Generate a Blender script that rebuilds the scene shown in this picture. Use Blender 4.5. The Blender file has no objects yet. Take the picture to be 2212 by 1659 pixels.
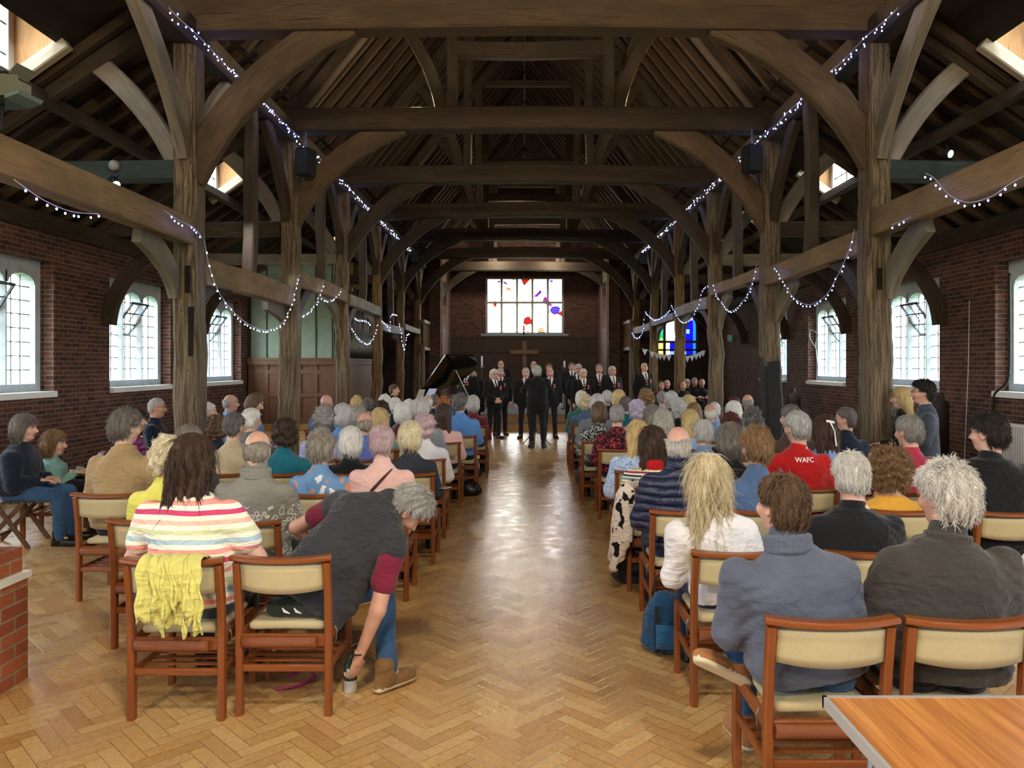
import bpy, math, random
import numpy as np
from mathutils import Vector, Matrix, Euler
random.seed(7)
sc = bpy.context.scene
COL = sc.collection
FPX, CX, CY, EYE = 1665.0, 1133.0, 787.0, 1.75   # focal length and vanishing point of the photograph, eye height

# ---------------------------------------------------------------- camera
cam_d = bpy.data.cameras.new('camera'); cam = bpy.data.objects.new('camera', cam_d); COL.objects.link(cam)
cam.location = (0, 0, EYE); cam.rotation_euler = (math.pi/2, 0, 0)
cam_d.sensor_width = 36; cam_d.lens = 36*FPX/2212
cam_d.shift_x = (1106-CX)/2212; cam_d.shift_y = -(829.5-CY)/2212
cam_d.clip_start = .05; cam_d.clip_end = 200
sc.camera = cam
# ---------------------------------------------------------------- world, light, exposure
w = bpy.data.worlds.new('overcast_sky'); sc.world = w; w.use_nodes = True
nt = w.node_tree; nt.nodes.clear()
wo = nt.nodes.new('ShaderNodeOutputWorld'); bg = nt.nodes.new('ShaderNodeBackground')
tc = nt.nodes.new('ShaderNodeTexCoord'); sx = nt.nodes.new('ShaderNodeSeparateXYZ'); cr = nt.nodes.new('ShaderNodeValToRGB')
nt.links.new(tc.outputs['Generated'], sx.inputs[0]); nt.links.new(sx.outputs['Z'], cr.inputs[0])
cr.color_ramp.elements[0].position = 0.0; cr.color_ramp.elements[0].color = (.55, .62, .50, 1)
cr.color_ramp.elements[1].position = .06; cr.color_ramp.elements[1].color = (.86, .93, 1.0, 1)
nt.links.new(cr.outputs[0], bg.inputs[0]); nt.links.new(bg.outputs[0], wo.inputs[0])
bg.inputs[1].default_value = 11.0
vs = sc.view_settings
sc.display_settings.display_device = 'sRGB'
vs.view_transform = 'Standard'; vs.look = 'None'; vs.gamma = 1; vs.use_curve_mapping = False
vs.exposure = 0.95
cy = sc.cycles
cy.use_denoising = True; cy.max_bounces = 7; cy.diffuse_bounces = 4; cy.glossy_bounces = 3
cy.transmission_bounces = 4; cy.transparent_max_bounces = 12; cy.sample_clamp_indirect = 4; cy.caustics_reflective = False; cy.caustics_refractive = False
try: cy.use_light_tree = True
except Exception: pass

def area(name, loc, rot, sx_, sy_, power, color, portal=False, spread=None):
    d = bpy.data.lights.new(name, 'AREA'); d.shape = 'RECTANGLE'; d.size = sx_; d.size_y = sy_
    d.energy = power; d.color = color
    if portal: d.cycles.is_portal = True
    if spread: d.spread = spread
    o = bpy.data.objects.new(name, d); o.location = loc; o.rotation_euler = rot; COL.objects.link(o); return o
def lamp(name, loc, power, color, radius=.08, kind='POINT', target=None, angle=1.2):
    d = bpy.data.lights.new(name, kind); d.energy = power; d.color = color; d.shadow_soft_size = radius
    if kind == 'SPOT': d.spot_size = angle; d.spot_blend = .6
    o = bpy.data.objects.new(name, d); o.location = loc; COL.objects.link(o)
    if target is not None: o.rotation_euler = (Vector(target)-Vector(loc)).to_track_quat('-Z', 'Y').to_euler()
    return o
WALL = 7.4; GLASSX = 7.70; SILL = 1.33; HEAD = 3.36
WFAR = [-3.9+4.0*k for k in range(0, 8)]         # far edges of the window openings (window k spans far-2.35 .. far)
for s in (-1, 1):
    for f in WFAR[:7 if s < 0 else 8]:
        area('window_portal', (s*(GLASSX+.12), f-1.15, 2.35), (0, math.radians(90)*s, 0), 2.2, 2.4, 1, (1, 1, 1), True)
area('east_portal', (0, 36.1, 4.4), (math.radians(-90), 0, 0), 3.8, 2.7, 1, (1, 1, 1), True)
area('aisle_portal', (6.0, 31.6, 2.9), (math.radians(-90), 0, 0), 2.2, 1.8, 1, (1, 1, 1), True)
# the hall's own lamps: warm floods clipped above the tie beams and a row of ceiling lamps at the back of the hall
WARM = (1.0, .78, .50)
for (x, y, z, p) in [(-1.9, 9.6, 6.5, 60), (2.0, 9.6, 6.5, 60), (-1.9, 13.7, 6.4, 45), (2.0, 13.7, 6.4, 45), (0, 17.8, 6.4, 50), (0, 25.8, 6.4, 50)]:
    lamp('truss_flood', (x, y, z), p, WARM, .06)
for (x, y, p) in [(-3, -2.5, 420), (3, -2.5, 420), (0, .8, 330)]:
    lamp('hall_lamp', (x, y, 5.2), p, (1.0, .86, .66), .25)
lamp('stage_spot', (-4.93, 9.32, 3.93), 1500, (.95, .95, 1), .02, 'SPOT', (-1.0, 18.5, 1.2), .5)
lamp('stage_spot', (5.12, 9.36, 4.33), 1500, (.95, .95, 1), .02, 'SPOT', (1.5, 18.5, 1.2), .5)
for s in (-1, 1): lamp('chancel_lamp', (s*1.2, 33.0, 6.2), 80, (1, .86, .7), .1)  # added fill lights that brighten the chancel, no fitting of the hall

# ---------------------------------------------------------------- objects, names, labels
def tag(o, label=None, cat=None, group=None, kind=None):
    if label: o['label'] = label
    if cat: o['category'] = cat
    if group: o['group'] = group
    if kind: o['kind'] = kind
    return o
def thing(name, label, cat, loc=(0, 0, 0), rz=0, group=None):
    o = bpy.data.objects.new(name, None); COL.objects.link(o); o.location = loc; o.rotation_euler = (0, 0, rz)
    o.empty_display_size = .1
    return tag(o, label, cat, group)
def kids(o): return [c for c in CH.get(o.name, [])]
CH = {}
def link(o, parent=None):
    COL.objects.link(o)
    if parent is not None:
        o.parent = parent; CH.setdefault(parent.name, []).append(o)
    return o
def copy_tree(o, parent=None):
    c = o.copy(); link(c, parent)
    for ch in kids(o): copy_tree(ch, c)
    return c
# ---------------------------------------------------------------- materials
MATS = {}
def srgb(h):
    if isinstance(h, str):
        h = h.lstrip('#'); c = [int(h[i:i+2], 16)/255 for i in (0, 2, 4)]
    else: c = list(h)
    return tuple((x/12.92 if x <= .04045 else ((x+.055)/1.055)**2.4) for x in c)+(1,)
class NT:
    def __init__(s, name):
        s.m = bpy.data.materials.new(name); s.m.use_nodes = True; s.t = s.m.node_tree
        s.b = s.t.nodes['Principled BSDF']; s.out = s.t.nodes['Material Output']
    def n(s, kind, **kw):
        nd = s.t.nodes.new('ShaderNode'+kind)
        for k, v in kw.items():
            if k.startswith('i_'):
                key = k[2:]; key = int(key) if key.isdigit() else key.replace('_', ' ')
                nd.inputs[key].default_value = v
            else: setattr(nd, k, v)
        return nd
    def l(s, a, b): s.t.links.new(a, b)
    def coord(s, which='Object', scale=(1, 1, 1), rot=(0, 0, 0)):
        t = s.n('TexCoord') if which != 'UVm' else s.n('UVMap')
        m = s.n('Mapping'); m.inputs['Scale'].default_value = scale; m.inputs['Rotation'].default_value = rot
        s.l(t.outputs['UV'] if which in ('UV', 'UVm') else t.outputs[which], m.inputs[0]); return m.outputs[0]
    def noise(s, vec, scale, detail=4, rough=.55, out='Fac'):
        nd = s.n('TexNoise'); nd.inputs['Scale'].default_value = scale; nd.inputs['Detail'].default_value = detail
        nd.inputs['Roughness'].default_value = rough; s.l(vec, nd.inputs['Vector']); return nd.outputs[out]
    def ramp(s, fac, stops, interp='LINEAR'):
        r = s.n('ValToRGB'); e = r.color_ramp; e.interpolation = interp
        while len(e.elements) < len(stops): e.elements.new(.5)
        for i, (p, c) in enumerate(stops):
            e.elements[i].position = p; e.elements[i].color = c if len(c) == 4 else (*c, 1)
        s.l(fac, r.inputs[0]); return r.outputs[0]
    def mix(s, fac, a, b, mode='MIX'):
        m = s.n('MixRGB', blend_type=mode)
        if isinstance(fac, (int, float)): m.inputs[0].default_value = fac
        else: s.l(fac, m.inputs[0])
        for i, v in ((1, a), (2, b)):
            if isinstance(v, tuple): m.inputs[i].default_value = v
            else: s.l(v, m.inputs[i])
        return m.outputs[0]
    def math(s, op, a, b=0.0, clamp=False):
        m = s.n('Math', operation=op, use_clamp=clamp)
        for i, v in ((0, a), (1, b)):
            if isinstance(v, (int, float)): m.inputs[i].default_value = v
            else: s.l(v, m.inputs[i])
        return m.outputs[0]
    def bump(s, h, strength=.3, dist=.01):
        b = s.n('Bump'); b.inputs['Strength'].default_value = strength; b.inputs['Distance'].default_value = dist
        s.l(h, b.inputs['Height']); s.l(b.outputs[0], s.b.inputs['Normal'])
    def base(s, c):
        if isinstance(c, tuple): s.b.inputs['Base Color'].default_value = c
        else: s.l(c, s.b.inputs['Base Color'])
        return s
    def rough(s, r, spec=None):
        if isinstance(r, (int, float)): s.b.inputs['Roughness'].default_value = r
        else: s.l(r, s.b.inputs['Roughness'])
        if spec is not None: s.b.inputs['Specular IOR Level'].default_value = spec
        return s
def dk(c, f): return (c[0]*f, c[1]*f, c[2]*f, 1)

def m_timber(name, c, rough=.75, contrast=.55, spec=.3, rugged=0):
    if name in MATS: return MATS[name]
    t = NT(name); v = t.coord('UV', (14, 1.1, 1)); v2 = t.coord('UV', (2.2, .8, 1))
    a = t.noise(v, 3.0, 6, .6); b = t.noise(v2, 1.3, 3)
    c = srgb(c)
    col = t.ramp(a, [(.25, dk(c, 1-contrast)), (.5, c), (.78, dk(c, 1+contrast*.8))])
    col = t.mix(t.ramp(b, [(.35, (0, 0, 0)), (.7, (1, 1, 1))]), dk(c, .6), col) if contrast > .3 else col
    cr_ = t.ramp(t.noise(t.coord('UV', (30, .7, 1)), 1.5, 2), [(.30, (0, 0, 0)), (.36, (1, 1, 1))])
    if contrast > .3: col = t.mix(cr_, dk(c, .25), col)
    if rugged:
        fis = t.ramp(t.noise(t.coord('UV', (22, .9, 1)), 1.6, 4, .7), [(.38, (0, 0, 0)), (.50, (1, 1, 1))]); col = t.mix(fis, dk(c, .38), col)
        sp_ = t.n('TexVoronoi'); sp_.inputs['Scale'].default_value = 9; t.l(t.coord('UV', (1, .8, 1)), sp_.inputs['Vector']); pk = t.ramp(sp_.outputs['Distance'], [(.05, (0, 0, 0)), (.09, (1, 1, 1))]); col = t.mix(pk, dk(c, .15), col)
        t.bump(t.math('ADD', t.math('ADD', a, t.math('MULTIPLY', fis, 1.2)), pk), .9, .02)
    else: t.bump(a, .5, .012)
    t.base(col).rough(rough, spec); MATS[name] = t.m; return t.m
def m_plain(name, c, rough=.6, metal=0, spec=.4, bump=0, bscale=200, emit=None, var=0, coat=0):
    if name in MATS: return MATS[name]
    t = NT(name); c = srgb(c)
    if var:
        nn = t.noise(t.coord('Object'), 6, 3); t.base(t.ramp(nn, [(.3, dk(c, 1-var)), (.7, dk(c, 1+var))]))
    else: t.base(c)
    t.rough(rough, spec); t.b.inputs['Metallic'].default_value = metal
    if coat: t.b.inputs['Coat Weight'].default_value = coat
    if bump: t.bump(t.noise(t.coord('Object'), bscale, 2), bump, .004)
    if emit: t.b.inputs['Emission Color'].default_value = srgb(emit[0]); t.b.inputs['Emission Strength'].default_value = emit[1]
    MATS[name] = t.m; return t.m
def m_brick(name, c1, c2, mortar, bw=.225, bh=.075):
    if name in MATS: return MATS[name]
    t = NT(name); v = t.coord('UV')
    br = t.n('TexBrick'); t.l(v, br.inputs['Vector'])
    br.inputs['Scale'].default_value = 1; br.inputs['Brick Width'].default_value = bw; br.inputs['Row Height'].default_value = bh
    br.inputs['Mortar Size'].default_value = .0065; br.inputs['Mortar Smooth'].default_value = .2; br.inputs['Bias'].default_value = -.1
    br.inputs['Color1'].default_value = srgb(c1); br.inputs['Color2'].default_value = srgb(c2); br.inputs['Mortar'].default_value = srgb(mortar)
    n = t.noise(v, 3.1, 5, .7); n2 = t.noise(v, 40, 3)
    col = t.mix(.55, br.outputs['Color'], t.ramp(n, [(.3, (.35, .35, .35)), (.7, (1, 1, 1))]), 'MULTIPLY')
    col = t.mix(.35, col, t.ramp(n2, [(.3, (.5, .5, .5)), (.7, (1.0, 1, 1))]), 'MULTIPLY')
    t.base(col).rough(.85, .25)
    h = t.math('ADD', t.math('MULTIPLY', br.outputs['Fac'], -1.0), t.math('MULTIPLY', n2, .3))
    t.bump(h, .6, .008); MATS[name] = t.m; return t.m
def crease(t):
    a = t.ramp(t.noise(t.coord('Object', (1, 1, 1.9), (0, .5, 0)), 6.5, 2, .4), [(.40, (0, 0, 0)), (.5, (1, 1, 1)), (.60, (0, 0, 0))])
    b = t.ramp(t.noise(t.coord('Object', (1, 1, 1.9), (0, -.6, 0)), 10, 1, .4), [(.42, (0, 0, 0)), (.5, (1, 1, 1)), (.58, (0, 0, 0))])
    return t.math('ADD', t.math('MULTIPLY', a, .45), t.math('MULTIPLY', b, .25))
def m_fabric(name, c, rough=.9, weave=350, var=.12, bump=.25, spec=.15, folds=True):
    if name in MATS: return MATS[name]
    t = NT(name); c = srgb(c); v = t.coord('Object')
    n = t.noise(v, 5, 4, .6); f = t.noise(v, weave, 2)
    col = t.ramp(n, [(.3, dk(c, 1-var)), (.7, dk(c, 1+var))])
    col = t.mix(.25, col, t.ramp(f, [(.3, (.6, .6, .6)), (.7, (1.2, 1.2, 1.2))]), 'MULTIPLY')
    t.base(col).rough(rough, spec); t.b.inputs['Sheen Weight'].default_value = .15
    h = t.math('ADD', t.math('ADD', t.noise(t.coord('Object', (1, 1, 2.2)), 7, 4), crease(t) if folds else 0.0), t.math('MULTIPLY', f, .12))
    t.bump(h, bump*1.6, .03); MATS[name] = t.m; return t.m
def m_glass(name, tint=(1, 1, 1, 1), fac=.06):
    if name in MATS: return MATS[name]
    m = bpy.data.materials.new(name); m.use_nodes = True; t = m.node_tree; t.nodes.clear()
    o = t.nodes.new('ShaderNodeOutputMaterial'); mx = t.nodes.new('ShaderNodeMixShader'); a = t.nodes.new('ShaderNodeBsdfTransparent'); g = t.nodes.new('ShaderNodeBsdfGlossy')
    a.inputs[0].default_value = tint; g.inputs['Roughness'].default_value = .05; mx.inputs[0].default_value = fac
    t.links.new(a.outputs[0], mx.inputs[1]); t.links.new(g.outputs[0], mx.inputs[2]); t.links.new(mx.outputs[0], o.inputs[0])
    MATS[name] = m; return m
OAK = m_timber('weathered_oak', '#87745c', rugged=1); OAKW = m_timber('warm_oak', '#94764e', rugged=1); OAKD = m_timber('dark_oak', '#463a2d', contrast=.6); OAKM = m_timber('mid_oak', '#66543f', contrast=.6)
RAILM = m_timber('rail_oak', '#8b7152', contrast=.42)
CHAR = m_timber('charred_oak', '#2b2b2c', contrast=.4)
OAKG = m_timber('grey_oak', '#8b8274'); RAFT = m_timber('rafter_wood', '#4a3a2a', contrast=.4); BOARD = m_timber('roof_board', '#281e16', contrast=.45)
DORM = m_timber('pale_board', '#b98c5c', contrast=.35); PANEL = m_timber('dark_panelling', '#3d2e25', contrast=.25, rough=.45)
ORGW = m_timber('organ_oak', '#6b4c37', contrast=.25, rough=.5); STAGEW = m_timber('stage_wood', '#a57a48', contrast=.2, rough=.4)
BLUEB = m_timber('painted_beam', '#3d4a4c', contrast=.35)
BRICK = m_brick('brick', '#6b463a', '#3f2b25', '#85776b'); BRICKP = m_brick('pillar_brick', '#b0623c', '#8c4a34', '#9a8870')
STONE = m_plain('window_stone', '#adb8be', .8, bump=.15, bscale=30, var=.12); SILLM = m_plain('sill_paint', '#d8dcd8', .6)
LEAD = m_plain('lead_bar', '#4a5054', .5); GLASS = m_glass('clear_glass'); STEEL = m_plain('casement_steel', '#4f5a5f', .5)
BLACK = m_plain('black_lacquer', '#0a0908', .12, spec=.5, coat=.5); BLK = m_plain('black_matt', '#141414', .6)
WHITE = m_plain('white_paint', '#e8e8e6', .5); GREY = m_plain('grey_metal', '#7d8284', .4, metal=.6)
WIRE = m_plain('white_cable', '#c9ccd2', .5)
CHW = m_timber('chair_wood', '#7d431d', rough=.32, contrast=.18, spec=.5)
CUSH = m_fabric('chair_cushion', '#b3a782', weave=260, var=.06, bump=.06, folds=False)
# ---------------------------------------------------------------- mesh building
class MB:
    def __init__(s): s.v = []; s.f = []; s.uv = []; s.mi = []; s.smooth = []
    def quad(s, idx, uv, mi=0, sm=False): s.f.append(idx); s.uv.append(uv); s.mi.append(mi); s.smooth.append(sm)
    def box(s, x0, x1, y0, y1, z0, z1, mi=0, M=None):
        b = len(s.v)
        for p in [(x0, y0, z0), (x1, y0, z0), (x1, y1, z0), (x0, y1, z0), (x0, y0, z1), (x1, y0, z1), (x1, y1, z1), (x0, y1, z1)]:
            s.v.append(tuple(M @ Vector(p)) if M is not None else p)
        P = [(x0, y0, z0), (x1, y0, z0), (x1, y1, z0), (x0, y1, z0), (x0, y0, z1), (x1, y0, z1), (x1, y1, z1), (x0, y1, z1)]
        for f, a, c in [((0, 3, 2, 1), 0, 1), ((4, 5, 6, 7), 0, 1), ((0, 1, 5, 4), 0, 2), ((1, 2, 6, 5), 1, 2), ((2, 3, 7, 6), 0, 2), ((3, 0, 4, 7), 1, 2)]:
            s.quad([b+i for i in f], [(P[i][a], P[i][c]) for i in f], mi)
        return s
    def sweep(s, pts, w, d, side=None, taper=None, jitter=0, cham=.12, cap=True, mi=0, seed=0):
        """rectangular timber along a path: w across `side`, d along the other axis"""
        pts = [Vector(p) for p in pts]; n = len(pts); L = 0; base = len(s.v); rnd = random.Random(seed*7.3+len(s.v)+n)
        c = cham*min(w, d)
        prof = [(-w/2+c, -d/2), (w/2-c, -d/2), (w/2, -d/2+c), (w/2, d/2-c), (w/2-c, d/2), (-w/2+c, d/2), (-w/2, d/2-c), (-w/2, -d/2+c)]
        per = [0]
        for i in range(8): per.append(per[-1]+math.dist(prof[i], prof[(i+1) % 8]))
        off = rnd.random()*9; lens = []
        for i, p in enumerate(pts):
            t = (pts[min(i+1, n-1)]-pts[max(i-1, 0)]).normalized()
            sd = Vector(side) if side is not None else (Vector((1, 0, 0)) if abs(t.x) < .8 else Vector((0, 1, 0)))
            sd = (sd-t*sd.dot(t)).normalized(); up = t.cross(sd)
            k = 1 if taper is None else taper[0]+(taper[1]-taper[0])*i/(n-1)
            if i: L += (p-pts[i-1]).length
            lens.append(L)
            for a, b_ in prof:
                ja, jb = (rnd.uniform(-jitter, jitter), rnd.uniform(-jitter, jitter)) if jitter else (0, 0)
                s.v.append(tuple(p+sd*(a*k+ja)+up*(b_*k+jb)))
        for i in range(n-1):
            for j in range(8):
                a = base+i*8+j; b_ = base+i*8+(j+1) % 8
                s.quad([a, b_, b_+8, a+8], [(per[j]+off, lens[i]+off), (per[j+1]+off, lens[i]+off), (per[j+1]+off, lens[i+1]+off), (per[j]+off, lens[i+1]+off)], mi)
        if cap:
            s.quad([base+7-j for j in range(8)], [(prof[7-j][0]+off, prof[7-j][1]*.3) for j in range(8)], mi)
            e = base+(n-1)*8
            s.quad([e+j for j in range(8)], [(prof[j][0]+off, prof[j][1]*.3) for j in range(8)], mi)
        return s
    def tube(s, pts, r, seg=8, mi=0, cap=True, closed=False):
        pts = [Vector(p) for p in pts]; n = len(pts); base = len(s.v); L = 0; lens = []
        ref = Vector((0, 0, 1)); rr = r if isinstance(r, (list, tuple)) else [r]*n
        for i, p in enumerate(pts):
            t = (pts[min(i+1, n-1)]-pts[max(i-1, 0)])
            t = t.normalized() if t.length > 1e-9 else Vector((0, 0, 1))
            a = ref.cross(t)
            if a.length < .15: a = Vector((1, 0, 0)).cross(t)
            a.normalize(); b_ = t.cross(a)
            if i: L += (p-pts[i-1]).length
            lens.append(L)
            for j in range(seg):
                th = 2*math.pi*j/seg; s.v.append(tuple(p+(a*math.cos(th)+b_*math.sin(th))*rr[i]))
        for i in range(n-1):
            for j in range(seg):
                a = base+i*seg+j; b_ = base+i*seg+(j+1) % seg
                s.quad([a, b_, b_+seg, a+seg], [(j/seg, lens[i]), ((j+1)/seg, lens[i]), ((j+1)/seg, lens[i+1]), (j/seg, lens[i+1])], mi, True)
        if cap:
            s.quad([base+seg-1-j for j in range(seg)], [(0, 0)]*seg, mi); e = base+(n-1)*seg
            s.quad([e+j for j in range(seg)], [(0, 0)]*seg, mi)
        return s
    def ball(s, c, r, seg=10, rings=7, mi=0):
        rx, ry, rz = r if isinstance(r, (tuple, list)) else (r, r, r)
        return s.loft([[(c[0]+rx*math.sin(math.pi*i/rings)*math.cos(2*math.pi*j/seg), c[1]+ry*math.sin(math.pi*i/rings)*math.sin(2*math.pi*j/seg), c[2]-rz*math.cos(math.pi*i/rings)) for j in range(seg)] for i in ([.12]+list(range(1, rings))+[rings-.12])], mi=mi)
    def loft(s, rings, mi=0, cap=True, sm=True):
        base = len(s.v); seg = len(rings[0])
        for r in rings: s.v += [tuple(p) for p in r]
        for i in range(len(rings)-1):
            for j in range(seg):
                a = base+i*seg+j; b_ = base+i*seg+(j+1) % seg
                s.quad([a, b_, b_+seg, a+seg], [(j/seg, i*.1), ((j+1)/seg, i*.1), ((j+1)/seg, i*.1+.1), (j/seg, i*.1+.1)], mi, sm)
        if cap:
            s.quad([base+seg-1-j for j in range(seg)], [(0, 0)]*seg, mi, sm); e = base+(len(rings)-1)*seg
            s.quad([e+j for j in range(seg)], [(0, 0)]*seg, mi, sm)
        return s
    def prism(s, poly, y0, y1, mi=0, axis='y', M=None):
        """extrude a polygon given in (x,z) from y0 to y1"""
        b = len(s.v); n = len(poly)
        for y in (y0, y1):
            for (x, z) in poly:
                p = {'y': (x, y, z), 'x': (y, x, z), 'z': (x, z, y)}[axis]
                s.v.append(tuple(M @ Vector(p)) if M is not None else p)
        s.quad([b+i for i in range(n)], [tuple(p) for p in poly], mi); s.quad([b+n+n-1-i for i in range(n)], [tuple(poly[n-1-i]) for i in range(n)], mi)
        for i in range(n):
            j = (i+1) % n; L = math.dist(poly[i], poly[j])
            s.quad([b+j, b+i, b+n+i, b+n+j], [(L, y0), (0, y0), (0, y1), (L, y1)], mi)
        return s
    def grid(s, P, mi=0, sm=True, thick=0):
        """P[i][j] surface, optional solid thickness"""
        n, m = len(P), len(P[0])
        def lay(Q, flip):
            b = len(s.v)
            for r in Q: s.v += [tuple(p) for p in r]
            for i in range(n-1):
                for j in range(m-1):
                    f = [b+i*m+j, b+(i+1)*m+j, b+(i+1)*m+j+1, b+i*m+j+1]
                    u = [(i/n, j/m), ((i+1)/n, j/m), ((i+1)/n, (j+1)/m), (i/n, (j+1)/m)]
                    if flip: f = f[::-1]; u = u[::-1]
                    s.quad(f, u, mi, sm)
            return b
        a = lay(P, False)
        if thick:
            A = np.array(P, float); du = np.gradient(A, axis=0); dv = np.gradient(A, axis=1); N = np.cross(du, dv)
            N /= (np.linalg.norm(N, axis=2, keepdims=True)+1e-9); b = lay((A-N*thick).tolist(), True)
            edge = [(i, 0) for i in range(n)]+[(n-1, j) for j in range(1, m)]+[(i, m-1) for i in range(n-2, -1, -1)]+[(0, j) for j in range(m-2, 0, -1)]
            for k in range(len(edge)):
                (i, j), (p, q) = edge[k], edge[(k+1) % len(edge)]
                s.quad([a+p*m+q, a+i*m+j, b+i*m+j, b+p*m+q], [(0, 0)]*4, mi, False)
        return s
    def mesh(s, name, mats):
        me = bpy.data.meshes.new(name); me.from_pydata(s.v, [], s.f)
        uv = me.uv_layers.new(name='UVMap'); flat = [c for f in s.uv for p in f for c in p]; uv.data.foreach_set('uv', flat)
        me.polygons.foreach_set('material_index', s.mi); me.polygons.foreach_set('use_smooth', s.smooth)
        for m in (mats if isinstance(mats, (list, tuple)) else [mats]): me.materials.append(m)
        return me
    def build(s, name, mats, parent=None, loc=None, recenter=False):
        if recenter:
            V = np.array(s.v); c = V.mean(0); c[2] = V[:, 2].min(); s.v = [tuple(r) for r in (V-c)]; loc = tuple(c)
        me = s.mesh(name, mats); o = bpy.data.objects.new(name, me)
        if loc is not None: o.location = loc
        link(o, parent); return o
def bez(p0, p1, p2, n=10):
    p0, p1, p2 = Vector(p0), Vector(p1), Vector(p2)
    return [p0*(1-t)**2+p1*2*t*(1-t)+p2*t*t for t in [i/(n-1) for i in range(n)]]
def line(a, b, n=2):
    a, b = Vector(a), Vector(b); return [a.lerp(b, i/(n-1)) for i in range(n)]
def wob(pts, amt, seed, fix=(1, 1, 1)):
    r = random.Random(seed); out = []; 
    ph = [r.uniform(0, 6.3) for _ in range(6)]
    for i, p in enumerate(pts):
        t = i/(len(pts)-1)*6.28*.8
        out.append(Vector((p[0]+fix[0]*amt*(math.sin(t+ph[0])+.5*math.sin(2.3*t+ph[1])), p[1]+fix[1]*amt*(math.sin(t+ph[2])), p[2]+fix[2]*amt*(math.sin(t+ph[4])))))
    return out
def at(px, py, D): return Vector(((px-CX)*D/FPX, D, EYE-(py-CY)*D/FPX))
ORD = ['nearest', 'second', 'third', 'fourth', 'fifth', 'sixth', 'seventh', 'eighth']
# ================================================================ THE BUILDING
def struct(o): o['kind'] = 'structure'; return o
Y0, Y1 = -7.0, 31.4
def hand(s): return 'left' if s < 0 else 'right'
# ---- floor: herringbone wood blocks
def make_floor():
    wblk, n = .074, 4; c45 = math.sqrt(.5); V = []; F = []; UV = []; C = []; rnd = random.Random(3)
    N = 640
    for j in range(-N//2, N//2):
        for m in range(-N//(2*n)-1, N//(2*n)+2):
            for (i0, j0, a, b) in ((j+2*n*m, j, n, 1), (j, j-2*n+1+2*n*m, 1, n)):
                ctr = ((i0+a/2)*wblk, (j0+b/2)*wblk); x = (ctr[0]-ctr[1])*c45; y = (ctr[0]+ctr[1])*c45+9.5
                if abs(x) > 7.5 or y < Y0-.1 or y > 20.3: continue
                k = len(V)
                for (p, q) in ((0, 0), (a, 0), (a, b), (0, b)):
                    u, v = (i0+p)*wblk, (j0+q)*wblk; V.append(((u-v)*c45, (u+v)*c45+9.5, 0))
                F.append((k, k+1, k+2, k+3))
                L = [(0, 0), (n, 0), (n, 1), (0, 1)] if a == n else [(0, 0), (0, 1), (n, 1), (n, 0)]
                L = [(0, 0), (n, 0), (n, 1), (0, 1)] if a == n else [(0, 1), (0, 0), (n, 0), (n, 1)]
                UV += L; C.append(rnd.random())
    me = bpy.data.meshes.new('floor'); me.from_pydata(V, [], F)
    uv = me.uv_layers.new(name='UVMap'); uv.data.foreach_set('uv', [c for p in UV for c in p])
    at_ = me.attributes.new('tone', 'FLOAT', 'FACE'); at_.data.foreach_set('value', C)
    t = NT('parquet'); a = t.n('Attribute', attribute_name='tone'); f = a.outputs['Fac']
    sp = t.n('SeparateXYZ'); tcn = t.n('TexCoord'); t.l(tcn.outputs['UV'], sp.inputs[0])
    ed = t.math('MINIMUM', t.math('MINIMUM', sp.outputs[0], t.math('SUBTRACT', 4.0, sp.outputs[0])), t.math('MINIMUM', sp.outputs[1], t.math('SUBTRACT', 1.0, sp.outputs[1])))
    seam = t.ramp(ed, [(.0, (.0, .0, .0)), (.035, (1, 1, 1))])
    ob = t.coord('Object'); worn = t.noise(ob, 1.1, 4, .6); fine = t.noise(t.coord('Object', (1, 1, 1)), 38, 4, .7)
    gr = t.noise(t.coord('UV', (1.2, 9, 1)), 2.5, 4)
    col = t.ramp(f, [(0, srgb('#b58a52')), (.35, srgb('#c69d62')), (.7, srgb('#d3b075')), (1, srgb('#bd8f58'))])
    col = t.mix(.5, col, t.ramp(gr, [(.3, (.72, .68, .64)), (.7, (1.1, 1.1, 1.1))]), 'MULTIPLY')
    col = t.mix(.45, col, t.ramp(fine, [(.35, (.5, .46, .42)), (.65, (1.12, 1.12, 1.12))]), 'MULTIPLY')
    col = t.mix(t.ramp(worn, [(.5, (0, 0, 0)), (.75, (.35, .35, .35))]), col, srgb('#a8977c'))
    col = t.mix(seam, dk(srgb('#6b4826'), .6), col)
    t.base(col); t.rough(t.ramp(t.noise(ob, 6, 4, .7), [(.3, (.20, .20, .20)), (.7, (.40, .40, .40))]), .75)
    h = t.math('ADD', t.math('MULTIPLY', seam, .5), t.math('MULTIPLY', t.noise(ob, 9, 3), .9)); t.bump(h, .22, .006)
    me.materials.append(t.m); o = bpy.data.objects.new('floor', me); link(o); struct(o)
    b = MB(); b.box(-7.9, 7.9, Y0-.5, Y1+5, -.2, -.004); o2 = b.build('floor_slab', m_plain('slab', '#3a2c20', .8), o)
make_floor()
struct(MB().box(-40, 40, -40, 80, -.4, -.3).build('ground', m_plain('lawn', '#4f6136', .9)))
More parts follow.
